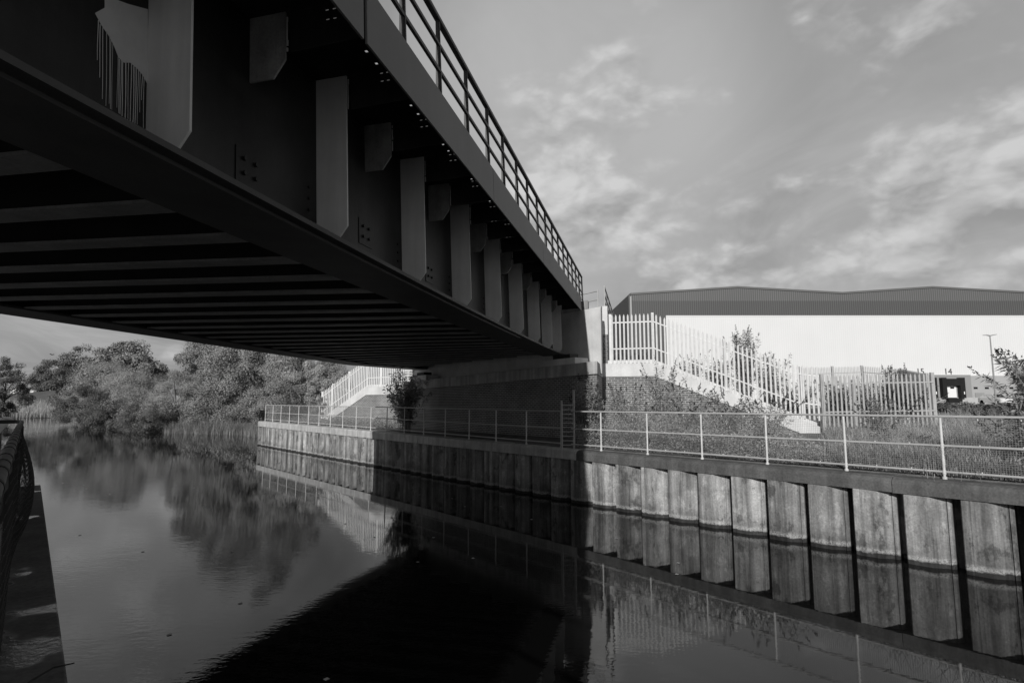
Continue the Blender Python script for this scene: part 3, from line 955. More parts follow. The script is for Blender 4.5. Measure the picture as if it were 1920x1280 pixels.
# ------------------------------------------------------------------ canal railing
def railing(name, label, s0, n, group, pm_, meshspans, D=12.34, first_half=0.0, last=0.0):
    base = W(D, s0, captop(s0)); e = empty(name, base, label, 'railing', group)
    for k in range(n):
        s = s0 + 1.574 * k; z = captop(s) - .005
        mb = MB().tube([W(D, s, z), W(D, s, z + 1.07)], .0215, 10)
        mb.tube([W(D, s, z), W(D, s, z + .05)], .038, 10)
        for hz in (.13, .58):
            mb.tube([W(D, s, z + hz - .035), W(D, s, z + hz + .035)], .029, 10)
        o = obj('post', mb, pm_, e, base, smooth=False)
    s1 = s0 + 1.574 * (n - 1)
    ends = (s0 - first_half, s1 + last)
    for hz, r_ in ((1.09, .0225), (.58, .020), (.13, .020)):
        nseg = max(2, n)
        pts = [W(D, ends[0] + (ends[1] - ends[0]) * i / nseg, captop(ends[0] + (ends[1] - ends[0]) * i / nseg) + hz) for i in range(nseg + 1)]
        obj('rail', MB().tube(pts, r_, 10), M_GALV, e, base)
    for k in meshspans:
        sa = s0 + 1.574 * k + .05; sb = sa + 1.474; mb = MB(); off = D - .034 if False else D + .034
        z0 = captop(sa) + .10; z1 = captop(sa) + 1.06; w = .0015
        s = sa
        while s <= sb:
            mb.obox(W(off, s, 0), UW, NW, fz, (-w, -w, z0), (w, w, z1)); s += .036
        z = z0
        while z <= z1:
            mb.obox(W(off, sa, 0), UW, NW, fz, (0, w, z - w), (sb - sa, 3 * w, z + w)); z += .036
        pn = obj('wire_panel', mb, M_WIRE, e, base)
        # small fixing clips
        cm = MB()
        for f in (.3, .68):
            for hz in (1.06, .58, .13):
                cm.obox(W(D + .0, sa + (sb - sa) * f, captop(sa) + hz), UW, NW, fz, (-.006, .02, -.035), (.006, .045, .035))
        obj('clip', cm, M_GALVW, pn, None)
        bpy.data.objects[pn.children[0].name].data.transform(Matrix.Translation(-base))
    return e


RG = 'railings along the canal edge'
railing('canal_railing', 'sunlit galvanised railing with wire mesh running right from the ladder', -3.41, 10, RG, M_POST, range(0, 9), first_half=0, last=1.15)
railing('canal_railing', 'long railing from the ladder under the bridge to the far wall end', 12.34, 19, RG, M_POST, range(8, 18))
# the end of the far railing turns inland
lb = W(12.34, 40.7, captop(40.7))
# safety ladder frame
lz = 1.46
la = W(12.2, 12.0, lz)
lad = empty('access_ladder', la, 'upright steel ladder frame with rungs standing on the capping at the railing gap', 'ladder')
for ds, ztop in ((12.12, .10 + EZ), (11.86, .42 + EZ)):
    obj('stile', MB().obox(W(12.15 if ds > 12 else 12.4, ds, 0), UW, NW, fz, (-.03, -.015, lz), (.03, .015, ztop)), M_GALV, lad, la)
for k in range(11):
    z = lz + .12 + k * .13
    if z < .08 + EZ: obj('rung', MB().tube([W(12.15, 12.12, z), W(12.4, 11.86, z)], .012, 6), M_GALV, lad, la)

# ------------------------------------------------------------------ near bank: capping and rail under the bridge
nc = W(-.1, 4, 1.49)
ncap = empty('near_capping', nc, 'dark damp concrete capping along the near edge of the canal', 'capping')
mb = MB()
for a, b in ((-6, 2.0), (2.012, 5.2), (5.212, 8.7), (8.712, 12.3)):
    mb.hexa([W(-.75, a, 1.05), W(.235, a, 1.05), W(.235, b, 1.05), W(-.75, b, 1.05), W(-.75, a, 1.47), W(.235, a, 1.47), W(.235, b, 1.47), W(-.75, b, 1.47)])
def wet(T, pos, val, p):
    w = T.ramp(T.noise(T.vmath('MULTIPLY', pos, (1, 1, 1)), 1.1, 3, .5), .55, .58)
    T.l.new(T.mix(w, .8, .18), p.inputs['Roughness'])
    return T.math('MULTIPLY', val, T.mix(w, 1.0, 1.15))
M_NEARC2 = mat('near_capping_damp', 0.12, .4, 2.2, .7, .25, 16, fine=.35, extra=wet)
obj('slab', mb, M_NEARC2, ncap, nc, bevel=.012)
obj('wall_face', MB().hexa([W(-.6, -6, -1), W(.12, -6, -1), W(.12, 12.25, -1), W(-.6, 12.25, -1), W(-.6, -6, 1.046), W(.12, -6, 1.046), W(.12, 12.25, 1.046), W(-.6, 12.25, 1.046)]), M_PILE, ncap, nc)

nr = W(-.06, 4, 1.47)
nrail = empty('near_railing', nr, 'dark tubular railing with sagging wire mesh on the near canal edge', 'railing')
ZT = -.28 + EZ
DR = -.075
pts = [W(DR, -2, ZT), W(DR, 3, ZT), W(DR, 7, ZT), W(DR, 11.85, ZT), W(DR - .015, 12.02, ZT), W(DR - .06, 12.1, ZT), W(DR - .2, 12.12, ZT), W(-3.5, 12.14, ZT)]
obj('top_rail', MB().tube(pts, .030, 14), M_NEARRAIL, nrail, nr, smooth=True)
rg = random.Random(8); s = 1.2
while s < 11.8:
    ti = MB().tube([W(DR, s, ZT), W(DR, s + .05, ZT)], .033, 12)
    tie = obj('wire_tie', ti, M_NEARWIRE, nrail, nr)
    s += rg.uniform(.35, .6)
for s in (1.0, 2.57, 4.14, 5.71, 7.28, 8.85, 10.42, 11.95):
    mb = MB().tube([W(DR, s, 1.47), W(DR, s, ZT)], .026, 12); mb.tube([W(DR, s, 1.47), W(DR, s, 1.53)], .05, 12)
    mb.tube([W(DR, s, ZT - .57), W(DR, s, ZT - .47)], .037, 12)
    obj('post', mb, M_NEARRAIL, nrail, nr, smooth=False)
for dd in (-.75, -1.9):
    obj('post', MB().tube([W(dd, 12.14, 1.42), W(dd, 12.14, ZT)], .03, 10), M_NEARRAIL, nrail, nr)
for hz in (.52, .14):
    obj('mid_rail', MB().tube([W(DR, -2, 1.47 + hz), W(DR, 12.05, 1.47 + hz)], .022, 10), M_NEARRAIL, nrail, nr)
def netting(sa, sb, bul, ph):
    mb = MB()
    def pt(s, z):
        f = math.sin(math.pi * min(1, max(0, (s - sa) / (sb - sa)))); g = math.sin(math.pi * min(1, max(0, (z - 1.5) / (ZT - 1.5))) ** .85)
        return W(DR + .035 + bul * f * g + .004 * math.sin(9 * s + ph), s, z)
    s = sa
    while s <= sb + .001:
        mb.tube([pt(s, 1.5 + (ZT - 1.52) * i / 14) for i in range(15)], .0022, 4, cap=False); s += .05
    z = 1.5
    while z < ZT - .02:
        mb.tube([pt(sa + (sb - sa) * i / 18, z) for i in range(19)], .0022, 4, cap=False); z += .05
    obj('wire_mesh', mb, M_NEARWIRE, nrail, nr)
netting(1.05, 2.5, .015, 0); netting(2.6, 4.1, .02, 1); netting(4.2, 5.65, .02, 2); netting(5.75, 8.8, .135, 3); netting(8.9, 10.4, .02, 4)
tw = W(.05, 3.6, 1.48)
tag(obj('fallen_twig', MB().tube([W(-.02, 3.35, 1.477), W(.03, 3.52, 1.482), W(.10, 3.62, 1.50), W(.18, 3.68, 1.515), W(.26, 3.66, 1.52)], [.006, .005, .005, .004, .003], 6), M_NEARWIRE, None, tw), 'thin dark twig lying across the near capping edge', 'twig')

# ------------------------------------------------------------------ warehouse
YW = 90.0
wx = lambda px, Y=YW: (px - 960) / 1067 * Y * 1.0005
wz = lambda py, Y=YW: Y * ray(960, py).z / ray(960, py).y + EZ
wbz = 2.6
wb0 = Vector((wx(1185), YW, wbz))
wh = empty('warehouse', wb0, 'huge white clad warehouse with dark grey upper band and low pitched roofs', 'warehouse')
XL, XR, YB = wx(1185), wx(2900), YW + 120
z_band0, z_band1 = wz(591.5), wz(564)
rid = [(1185, 553), (1390, 540), (1588, 551), (1760, 540), (1960, 551), (2160, 540), (2360, 551), (2560, 540), (2900, 552)]
obj('lower_wall', MB().box((XL + 5.6, YW, wbz), (XR, YW + .3, z_band0)), M_WHITE, wh, wb0)
obj('upper_band', MB().box((XL, YW - .05, z_band0 + .004), (XR, YW + .3, z_band1)), M_BAND, wh, wb0)
obj('corner_bay', MB().box((XL, YW - .05, wbz), (XL + 5.59, YW + .3, z_band0)), M_BAND, wh, wb0)
pts = [(XL, YW - .03, z_band1 + .004)] + [(wx(a), YW - .03, wz(b)) for a, b in rid] + [(XR, YW - .03, z_band1 + .004)]
obj('gable_cladding', MB().prism(pts, (0, .3, 0)), M_BAND2, wh, wb0)
mb = MB()
for i in range(len(rid) - 1):
    (a, b), (c, d) = rid[i], rid[i + 1]
    x0, z0, x1, z1 = wx(a), wz(b), wx(c), wz(d)
    mb.hexa([(x0, YW - .15, z0), (x1, YW - .15, z1), (x1, YB, z1), (x0, YB, z0), (x0, YW - .15, z0 + .3), (x1, YW - .15, z1 + .3), (x1, YB, z1 + .3), (x0, YB, z0 + .3)])
obj('roof', mb, M_TRIM, wh, wb0)
obj('side_wall', MB().box((XL - .3, YW - .02, wbz), (XL, YB, wz(553))), M_BAND, wh, wb0)
obj('drainpipe', MB().box((XL - .1, YW - .25, wbz), (XL + .12, YW - .06, wz(556))), M_DOCK2, wh, wb0)
obj('band_trim', MB().box((XL + 5.6, YW - .09, z_band0 - .12), (XR, YW - .002, z_band0)), M_DOOR, wh, wb0)
# loading dock annex
YD = YW - 1.2
dz = lambda py: wz(py, YD); dx = lambda px: wx(px, YD)
obj('dock_panel', MB().box((dx(1690), YD, dz(745)), (dx(1819), YW - .01, dz(702.5))), M_DOCK, wh, wb0)
obj('dock_panel', MB().box((dx(1819.2), YD + .2, dz(745)), (dx(2300), YW - .01, dz(704))), M_DOCK2, wh, wb0)
obj('plinth', MB().box((dx(1690), YD - .1, wbz - .3), (dx(1819), YW - .012, dz(745) - .003)), M_PLINTH, wh, wb0)
obj('plinth', MB().box((dx(1819.2), YD + .1, wbz - .3), (dx(2300), YW - .012, dz(745) - .003)), M_PLINTH, wh, wb0)
for c0_ in (1780, 1728):
    sh = MB(); y0, y1 = YD - .7, YD - .01
    sh.box((dx(c0_ - 21), y0, dz(746)), (dx(c0_ - 13), y1, dz(708)))
    sh.box((dx(c0_ + 12), y0, dz(746)), (dx(c0_ + 21), y1, dz(708)))
    sh.box((dx(c0_ - 12.9), y0, dz(723)), (dx(c0_ + 11.9), y1, dz(710)))
    shl = obj('dock_shelter', sh, M_BLACK, wh, wb0)
    dr_ = obj('dock_door', MB().box((dx(c0_ - 8), YD - .1, dz(746)), (dx(c0_ + 9), YD - .03, dz(723))), M_DOOR, wh, wb0)
    obj('window', MB().box((dx(c0_ - 2), YD - .13, dz(728.5)), (dx(c0_ + 5), YD - .101, dz(725.3))), M_GLASS, dr_, wb0)
    obj('dock_leveller', MB().box((dx(c0_ - 12), YD - .75, dz(753)), (dx(c0_ + 13), YD - .11, dz(746) - .01)), M_BLACK, wh, wb0)
    for dxx in (-12, 18):
        obj('marker', MB().box((dx(c0_ + dxx - .8), y0 - .03, dz(739)), (dx(c0_ + dxx + .8), y0 - .002, dz(734))), M_DOOR, wh, wb0)
for c0_ in (1828, 1849, 1871, 1895, 1917):
    obj('window', MB().box((dx(c0_ - 3.6), YD + .15, dz(728.8)), (dx(c0_ + 3.6), YD + .198, dz(725.2))), M_GLASS, wh, wb0)
for a, b in ((1826, 1843), (1895, 1912)):
    obj('roller_door', MB().box((dx(a), YD + .12, dz(745)), (dx(b), YD + .197, dz(736))), M_DOCK, wh, wb0)
mb = MB().prism([(dx(1818), YD - 6, wbz), (dx(1853), YD - 6, wbz), (dx(1853), YD - 6, wbz + 1.1), (dx(1843), YD - 6, wbz + 1.1)], (0, 3, 0))
obj('ramp', mb, M_DOCK, wh, wb0)
for num, px in (('14', 1777), ('15', 1725)):
    cu = bpy.data.curves.new('number', 'FONT'); cu.body = num; cu.size = 1.35; cu.extrude = .02; cu.align_x = 'CENTER'
    to = bpy.data.objects.new('number_text', cu); COL.objects.link(to)
    dg = bpy.context.evaluated_depsgraph_get()
    me = bpy.data.meshes.new_from_object(to.evaluated_get(dg)); bpy.data.objects.remove(to)
    me.transform(Matrix.Translation((wx(px), YW - .03, wz(701.5))) @ Matrix.Rotation(math.pi / 2, 4, 'X'))
    obj('bay_number', me, M_NUM, wh, wb0)
# street lamp
lx, ly = wx(1862, 52), 52.0
sl0 = Vector((lx, ly, 2.6))
lamp = empty('street_lamp', sl0, 'tall slim twin arm street lamp in front of the white warehouse wall', 'street lamp')
ztop = wz(629, 52)
obj('pole', MB().tube([(lx, ly, 2.4), (lx, ly, 5), (lx, ly, ztop)], [.085, .07, .045], 8), M_DOCK, lamp, sl0)
for sg in (-1, 1):
    obj('lamp_arm', MB().prism([(lx, ly - .05, ztop - .07), (lx + sg * .29, ly - .05, ztop + .01), (lx + sg * .62, ly - .05, ztop + .01 + .07 * (sg > 0)), (lx + sg * .62, ly - .05, ztop + .06 + .07 * (sg > 0)), (lx + sg * .26, ly - .05, ztop + .09), (lx, ly - .05, ztop + .03)], (0, .1, 0)), M_DOCK, lamp, sl0)
# parked car
cx_, cy_ = wx(1861, 82), 82.0; cz = 2.75
car0 = Vector((cx_, cy_, cz))
car = empty('parked_car', car0, 'pale car parked nose on by the loading ramp, half hidden by leaves', 'car')
def carring(y, w, z0, z1): return [(cx_ - w, cy_ + y, cz + z0), (cx_ + w, cy_ + y, cz + z0), (cx_ + w, cy_ + y, cz + z1), (cx_ - w, cy_ + y, cz + z1)]
def loft(rings):
    mb = MB(); vs = [p for r_ in rings for p in r_]; fs = []
    for i in range(len(rings) - 1):
        for k in range(4): fs.append((4 * i + k, 4 * i + (k + 1) % 4, 4 * i + 4 + (k + 1) % 4, 4 * i + 4 + k))
    fs += [(3, 2, 1, 0), tuple(4 * (len(rings) - 1) + k for k in range(4))]
    return mb.add(vs, fs)
obj('body', loft([carring(-2.1, .7, .25, .6), carring(-1.9, .88, .2, .8), carring(-.9, .9, .2, .95), carring(1.6, .9, .2, 1.0), carring(2.1, .8, .25, .9)]), M_CAR, car, car0, bevel=.05)
obj('cabin', loft([carring(-1.0, .8, .952, .96), carring(-.3, .7, .952, 1.42), carring(1.1, .7, .952, 1.45), carring(1.9, .75, .952, 1.0)]), M_CAR, car, car0, bevel=.04)
obj('windscreen', MB().prism([(cx_ - .68, cy_ - 1.0, cz + .98), (cx_ + .68, cy_ - 1.0, cz + .98), (cx_ + .60, cy_ - .35, cz + 1.38), (cx_ - .60, cy_ - .35, cz + 1.38)], (0, -.03, .02)), M_GLASS, car, car0)
for sx in (-.8, .8):
    for sy in (-1.3, 1.3): obj('wheel', MB().tube([(cx_ + sx - .1, cy_ + sy, cz + .3), (cx_ + sx + .1, cy_ + sy, cz + .3)], .31, 14), M_TYRE, car, car0)
    obj('headlight', MB().box((cx_ + sx * .75 - .14, cy_ - 2.08, cz + .55), (cx_ + sx * .75 + .14, cy_ - 1.98, cz + .7)), M_WHITEW, car, car0)

# ------------------------------------------------------------------ far house, bird
hy = 185.0
h0 = at(75, 733, hy)
hs = empty('house', h0, 'low distant house with dark hipped roof behind the meadow', 'house')
x0, x1 = at(50, 730, hy).x, at(97, 730, hy).x; xr0, xr1 = at(55, 730, hy).x, at(86, 730, hy).x
zr, ze = at(70, 716, hy).z, at(70, 729.5, hy).z
obj('wall', MB().box((x0 + .4, hy + .4, h0.z - 2), (x1 - .4, hy + 7.6, ze)), M_WHITEW, hs, h0)
obj('roof', MB().add([(x0, hy, ze), (x1, hy, ze), (x1, hy + 8, ze), (x0, hy + 8, ze), (xr0, hy + 4, zr), (xr1, hy + 4, zr)], [(0, 1, 5, 4), (1, 2, 5), (2, 3, 4, 5), (3, 0, 4), (3, 2, 1, 0)]), M_TILE, hs, h0)
v0 = at(37, 731, 178)
tag(obj('caravan', loft([[(v0.x - 2.2, v0.y - 1, v0.z - 1.6), (v0.x + 2.2, v0.y - 1, v0.z - 1.6), (v0.x + 2.4, v0.y - 1, v0.z + .3), (v0.x - 1.9, v0.y - 1, v0.z + .5)], [(v0.x - 2.2, v0.y + 1, v0.z - 1.6), (v0.x + 2.2, v0.y + 1, v0.z - 1.6), (v0.x + 2.4, v0.y + 1, v0.z + .3), (v0.x - 1.9, v0.y + 1, v0.z + .5)]]), M_WHITEW, None, v0, bevel=.2), 'white caravan left of the distant house', 'caravan')
b0 = at(97.5, 665, 70)
bird = empty('bird', b0, 'tiny dark bird flying in the sky above the far trees', 'bird')
obj('body', MB().tube([b0 + Vector((-.16, 0, 0)), b0 + Vector((-.05, 0, .02)), b0 + Vector((.08, 0, .01)), b0 + Vector((.2, 0, -.01))], [.015, .05, .045, .01], 8), M_FEATHER, bird, b0)
for sg in (-1, 1):
    obj('wing', MB().prism([b0 + Vector((-.05, 0, .02)), b0 + Vector((.06, 0, .02)), b0 + Vector((.02, sg * .25, .12)), b0 + Vector((-.03, sg * .4, .05))], (0, 0, .008)), M_FEATHER, bird, b0)


# ------------------------------------------------------------------ vegetation
def clumpcrown(rng, c, rx, ry, rz, nclump, per, cl, shell=.55, low=-1.0):
    """points and outward normals of leaves gathered in clumps through an ellipsoid"""
    Ps = []; Ns = []; cs = []
    lumps = unit(rng.normal(size=(7, 3))); amp = rng.uniform(-.22, .28, 7)
    while len(cs) < nclump:
        d = unit(rng.normal(size=3)[None])[0]
        if d[2] < low: continue
        k = 1 + float(np.sum(amp * np.maximum(0, lumps @ d) ** 3))
        rr = rng.uniform(shell ** 3, 1) ** (1 / 3) * k
        p = np.array([d[0] * rx, d[1] * ry, d[2] * rz]) * rr
        cs.append(p); m = int(per * rng.uniform(.6, 1.4)); sz = cl * rng.uniform(.6, 1.35)
        q = rng.normal(size=(m, 3)); q = unit(q) * rng.uniform(.2, 1, (m, 1)) ** .6
        q[:, 2] *= .75
        Ps.append(p + q * sz)
        Ns.append(q * .8 + d[None] * .5 + rng.normal(size=(m, 3)) * .45 + np.array([0, 0, .35]))
    return np.concatenate(Ps) + np.array(c), np.concatenate(Ns), np.array(cs) + np.array(c)


def tree(name, label, base, H, rad, lm, seed, leaf=.2, nclump=60, per=170, cat='tree', group=None, ctr=.6, ryf=1.0, rzf=None, low=-1.0, trunk=.16, aspect=.5, shell=.55, cl=None):
    rng = np.random.default_rng(seed); base = Vector(base)
    e = empty(name, base, label, cat, group)
    rz = rzf or H * (1 - ctr)
    c = np.array([base.x, base.y, base.z + H - rz])
    P_, N_, cs = clumpcrown(rng, c, rad, rad * ryf, rz, nclump, per, cl or rad * .24, shell, low)
    keep = P_[:, 2] > base.z - .1
    P_, N_ = P_[keep], N_[keep]
    quads('crown', leafset(P_, N_, leaf, leaf * aspect, rng, droop=.25), lm, e, base)
    mb = MB(); top = Vector((c[0] + rng.uniform(-.2, .2) * rad, c[1], c[2] + rz * .3))
    b0_ = base + Vector((0, 0, -.3))
    mid = base.lerp(top, .45) + Vector((rng.uniform(-.1, .1) * rad, 0, 0))
    mb.tube([b0_, mid, top], [trunk, trunk * .7, trunk * .2], 8)
    for i in rng.choice(len(cs), min(14, len(cs)), replace=False):
        q = Vector(cs[i]); s0 = base.lerp(mid, rng.uniform(.5, 1.0)) if rng.random() < .5 else mid.lerp(top, rng.uniform(0, .7))
        m_ = s0.lerp(q, .5) + Vector((0, 0, .08 * rad))
        mb.tube([s0, m_, q], [trunk * .4, trunk * .25, trunk * .06], 6)
    obj('trunk', mb, M_BARK, e, base)
    return e


def tpx(pxc, pytop, Y, hw, basez, **kw):
    p = at(pxc, 757, Y); zt_ = at(pxc, pytop, Y).z
    return (p.x, p.y, basez), zt_ - basez, hw / 1067 * Y


TG = 'trees and bushes on the far river bank'
specs = [
    ('tree', 'rounded dark tree far off behind the distant house', (95, 677, 170, 36, 5.8), L_TREED, dict(leaf=.55, nclump=60, per=140, ctr=.42)),
    ('tree', 'dark tree on the skyline left of the big broad crown', (145, 652, 98, 42, 1.2), L_TREED, dict(leaf=.36, nclump=60, per=150, ctr=.45)),
    ('tree', 'tall broad leafed tree with a domed crown standing clear against the sky', (236, 644, 86, 66, 1.2), L_TREE, dict(leaf=.42, nclump=95, per=170, ctr=.45, aspect=.7)),
    ('willow', 'pale feathery willow left of the domed tree reaching the water', (188, 668, 76, 62, .4), L_WILLOW, dict(leaf=.20, nclump=100, per=240, ctr=.45, aspect=.3)),
    ('willow', 'pale rounded willow bush at the water below the domed tree', (262, 690, 62, 58, .2), L_WILLOW, dict(leaf=.17, nclump=90, per=260, ctr=.48, aspect=.3)),
    ('bush', 'dark overhanging bush touching the water at the river bend', (168, 730, 70, 56, .1), L_TREED, dict(leaf=.18, nclump=80, per=200, ctr=.5)),
    ('willow', 'light willow bush just right of the pale rounded one', (335, 694, 59, 52, .2), L_WILLOW, dict(leaf=.16, nclump=80, per=250, ctr=.5, aspect=.32)),
    ('bush', 'low dark bush hanging over the water before the willows', (285, 752, 58, 52, .0), L_TREED, dict(leaf=.15, nclump=60, per=200, ctr=.5)),
    ('bush', 'dark low bush at the waterline between the overhanging bush and the willows', (212, 757, 63, 42, .0), L_TREED, dict(leaf=.16, nclump=60, per=200, ctr=.5)),
    ('tree', 'dense tree rising up to the bridge soffit beside the gap of sky', (398, 640, 66, 62, .8), L_TREE, dict(leaf=.24, nclump=140, per=230, ctr=.42, Hadd=3.2)),
    ('tree', 'thick tree behind the reed bed', (478, 640, 60, 92, .8), L_TREE, dict(leaf=.23, nclump=190, per=240, ctr=.42, Hadd=5.5)),
    ('tree', 'tree at the head of the railing under the bridge edge', (565, 654, 54, 62, 1.0), L_WILLOW, dict(Hadd=2.6, leaf=.19, nclump=140, per=240, ctr=.45, aspect=.4)),
    ('tree', 'sunlit tree nearest the distant palisade', (618, 664, 50, 40, 1.0), L_WILLOW, dict(leaf=.18, nclump=80, per=230, ctr=.45, aspect=.4)),
    ('bush', 'dense bush at the water between the willows and the reed bed', (410, 722, 58, 70, .2), L_TREE, dict(leaf=.17, nclump=90, per=220, ctr=.5)),
    ('bush', 'bush filling the bank just beyond the railing end', (520, 715, 52, 62, .8), L_TREE, dict(leaf=.16, nclump=90, per=220, ctr=.5)),
    ('tree', 'dark tree at the left edge of the photograph on the meadow', (2, 672, 92, 40, 1.0), L_TREED, dict(leaf=.30, nclump=70, per=150, ctr=.45)),
    ('bush', 'small leafy bush against the distant palisade', (622, 728, 37.3, 26, 1.5), L_BUDD, dict(leaf=.12, nclump=45, per=90, ctr=.5, aspect=.4)),
]
for i, (nm, lab, (pxc, pyt, Y, hw, bz), lm, kw) in enumerate(specs):
    b, H, rad = tpx(pxc, pyt, Y, hw, bz); H += kw.pop('Hadd', 0)
    kw['per'] = int(kw['per'] * 2.1); kw['nclump'] = int(kw['nclump'] * 1.15); kw['leaf'] *= .74
    tree(nm, lab, b, H, rad, lm, 100 + i, cat=nm, group=TG, trunk=.05 + .022 * H, **kw)


def blades(name, label, pts, h, lm, seed, w=.02, lean=.25, kind='stuff'):
    rng = np.random.default_rng(seed); P_ = np.array(pts); n = len(P_)
    a = rng.uniform(0, 6.28, n); d = np.stack([np.cos(a), np.sin(a), np.zeros(n)], 1); wv = np.stack([-d[:, 1], d[:, 0], d[:, 2]], 1)
    hh = h * rng.uniform(.55, 1.15, (n, 1)); ww = w * rng.uniform(.7, 1.3, (n, 1)); up = np.array([[0, 0, 1.0]])
    l1 = d * hh * lean * .25 * rng.uniform(0, 1, (n, 1)); l2 = d * hh * lean * rng.uniform(.3, 1.3, (n, 1))
    m1 = P_ + up * hh * .55 + l1; t = P_ + up * hh + l2
    lo = np.stack([P_ - wv * ww * .5, P_ + wv * ww * .5, m1 + wv * ww * .42, m1 - wv * ww * .42], axis=1)
    hi = np.stack([m1 - wv * ww * .42, m1 + wv * ww * .42, t + wv * ww * .08, t - wv * ww * .08], axis=1)
    o = quads(name, np.concatenate([lo, hi]), lm)
    return tag(o, label, 'plants', None, kind)


rng = np.random.default_rng(5)
def bank_pts(n, s0, s1, o0, o1, dz=0.0):
    S = rng.uniform(s0, s1, n); O = rng.uniform(o0, o1, n); out = []
    for s_, o_ in zip(S, O):
        D = lerp_list(s_, BANK_S, BANK_D) + o_
        out.append(tuple(W(D, s_, max(-.05, right_ground(D, s_)) + dz)))
    return out
blades('reeds', 'bed of upright reeds at the water beside the wall end', bank_pts(3400, 50, 64, -1.0, 1.0), 1.15, L_REED, 11, .022, .5)
S = rng.uniform(147.0, 166, 11000); DD = rng.uniform(-26, 10, 11000)
blades('reeds', 'pale sunlit reeds where the river bends', [tuple(W(d_, s_, lerp_list(s_, [146, 149, 158, 176], [-.1, .25, 1.2, 3.6]))) for d_, s_ in zip(DD, S)], 1.9, L_REEDB, 12, .05, .3)


# ---- shrubs with long arching stems (buddleia)
def shrub(label, base, nst, H, spread, seed, leaf=.13, lm=None, spikes=True, dens=26, group='wild shrubs by the wing wall', lean=None, name='wild_shrub'):
    rng = np.random.default_rng(seed); base = Vector(base)
    e = empty(name, base, label, 'shrub', group)
    st = MB(); LP = []; LN = []; LA = []; SP = []; SN = []; SA = []
    for i in range(nst):
        az = rng.uniform(0, 6.283); h = H * rng.uniform(.55, 1.05); out = spread * rng.uniform(.15, 1.0)
        d = np.array([math.cos(az), math.sin(az), 0]) * out
        if lean is not None: d = d * .6 + np.array(lean) * rng.uniform(.3, 1)
        b = np.array(base) + np.array([rng.normal() * .12, rng.normal() * .12, 0])
        pts = []
        for k in range(7):
            f = k / 6
            pts.append(b + d * f ** 1.35 + np.array([0, 0, h * (f - .12 * f ** 3)]))
        st.tube(pts, [.012 * (1 - .8 * k / 6) for k in range(7)], 5, cap=False)
        pts = np.array(pts)
        n = int(dens * h)
        f = rng.uniform(.12, 1.0, n) ** .8 * 5.999; k0 = f.astype(int); fr = (f - k0)[:, None]
        p = pts[k0] * (1 - fr) + pts[k0 + 1] * fr
        tan = unit(pts[k0 + 1] - pts[k0])
        sd_ = unit(np.cross(tan, rng.normal(size=(n, 3))))
        # side twigs carry leaves a little away from the stem
        p = p + sd_ * (rng.uniform(0, 1, (n, 1)) ** 1.6) * .22 * (1.1 - f[:, None] / 6)
        LP.append(p); LA.append(sd_ * .9 + tan * .5 + np.array([0, 0, -.25])); LN.append(tan * .4 + rng.normal(size=(n, 3)) * .6 + np.array([0, 0, .7]))
        if spikes and rng.random() < .55:
            tip = pts[-1]; tt = unit((pts[-1] - pts[-2])[None])[0]
            m = 26; g = rng.uniform(0, .2, m)
            SP.append((tip + tt * g[:, None] + rng.normal(size=(m, 3)) * .010, rng.normal(size=(m, 3)), np.repeat(tt[None], m, 0)))
    obj('stems', st, M_TWIG, e, base)
    LP = np.concatenate(LP); LN = np.concatenate(LN); LA = np.concatenate(LA)
    quads('leaves', leafset(LP, LN, leaf, leaf * .22, rng, along=LA), lm or L_BUDD, e, base)
    for a_, b_, c_ in SP:
        quads('flower_spike', leafset(a_, b_, .05, .025, rng, along=c_), L_SPIKE, e, base)
    return e


def gz(D, s): return right_ground(D, s) - .02
def sh(label, D, s, *a, **k): return shrub(label, W(D, s, gz(D, s)), *a, **k)


sh('tall dark shrub at the bridge shadow edge left of the abutment brick', 13.1, 23.0, 46, 3.1, 1.15, 1, leaf=.19, lm=L_BUDD, spikes=False, dens=44, group=None)
sh('shrub climbing the lit corner of the abutment by the ladder', 14.0, 12.9, 40, 2.35, .7, 2, leaf=.14, dens=50)
sh('leaning shrub right of the abutment corner in front of brick', 14.4, 11.5, 46, 2.0, 1.0, 3, leaf=.12, dens=40)
sh('tall thin shrub reaching the level coping of the wing wall', 15.8, 11.2, 26, 2.9, .7, 4, leaf=.12, dens=30)
sh('low shrub in the middle of the wing wall', 15.0, 9.6, 46, 1.85, 1.1, 5, leaf=.11, dens=34)
sh('shrub below the upper part of the sloping coping', 14.8, 8.3, 46, 1.75, 1.1, 6, leaf=.11, dens=34)
sh('wide shrub under the middle of the sloping coping', 14.7, 7.2, 40, 1.45, .9, 7, leaf=.11, dens=34)
sh('shrub at the foot of the sloping coping', 15.6, 4.6, 20, .7, .7, 9, dens=44)
sh('shrub growing through the level fence near its left post', 18.2, 5.6, 26, 1.5, .7, 10, dens=46)
shrub('large arching buddleia at the right edge above the railing', W(14.3, 1.45, 1.55), 60, 2.35, 1.35, 11, leaf=.15, lm=L_BUDD, dens=58, lean=(-.75, .1, 0), group=None)
shrub('dark tangle of stems at the right edge below the railing top', W(14.0, 1.9, 1.5), 40, 1.2, .9, 21, leaf=.14, lm=L_BUDDD, dens=50, group=None)
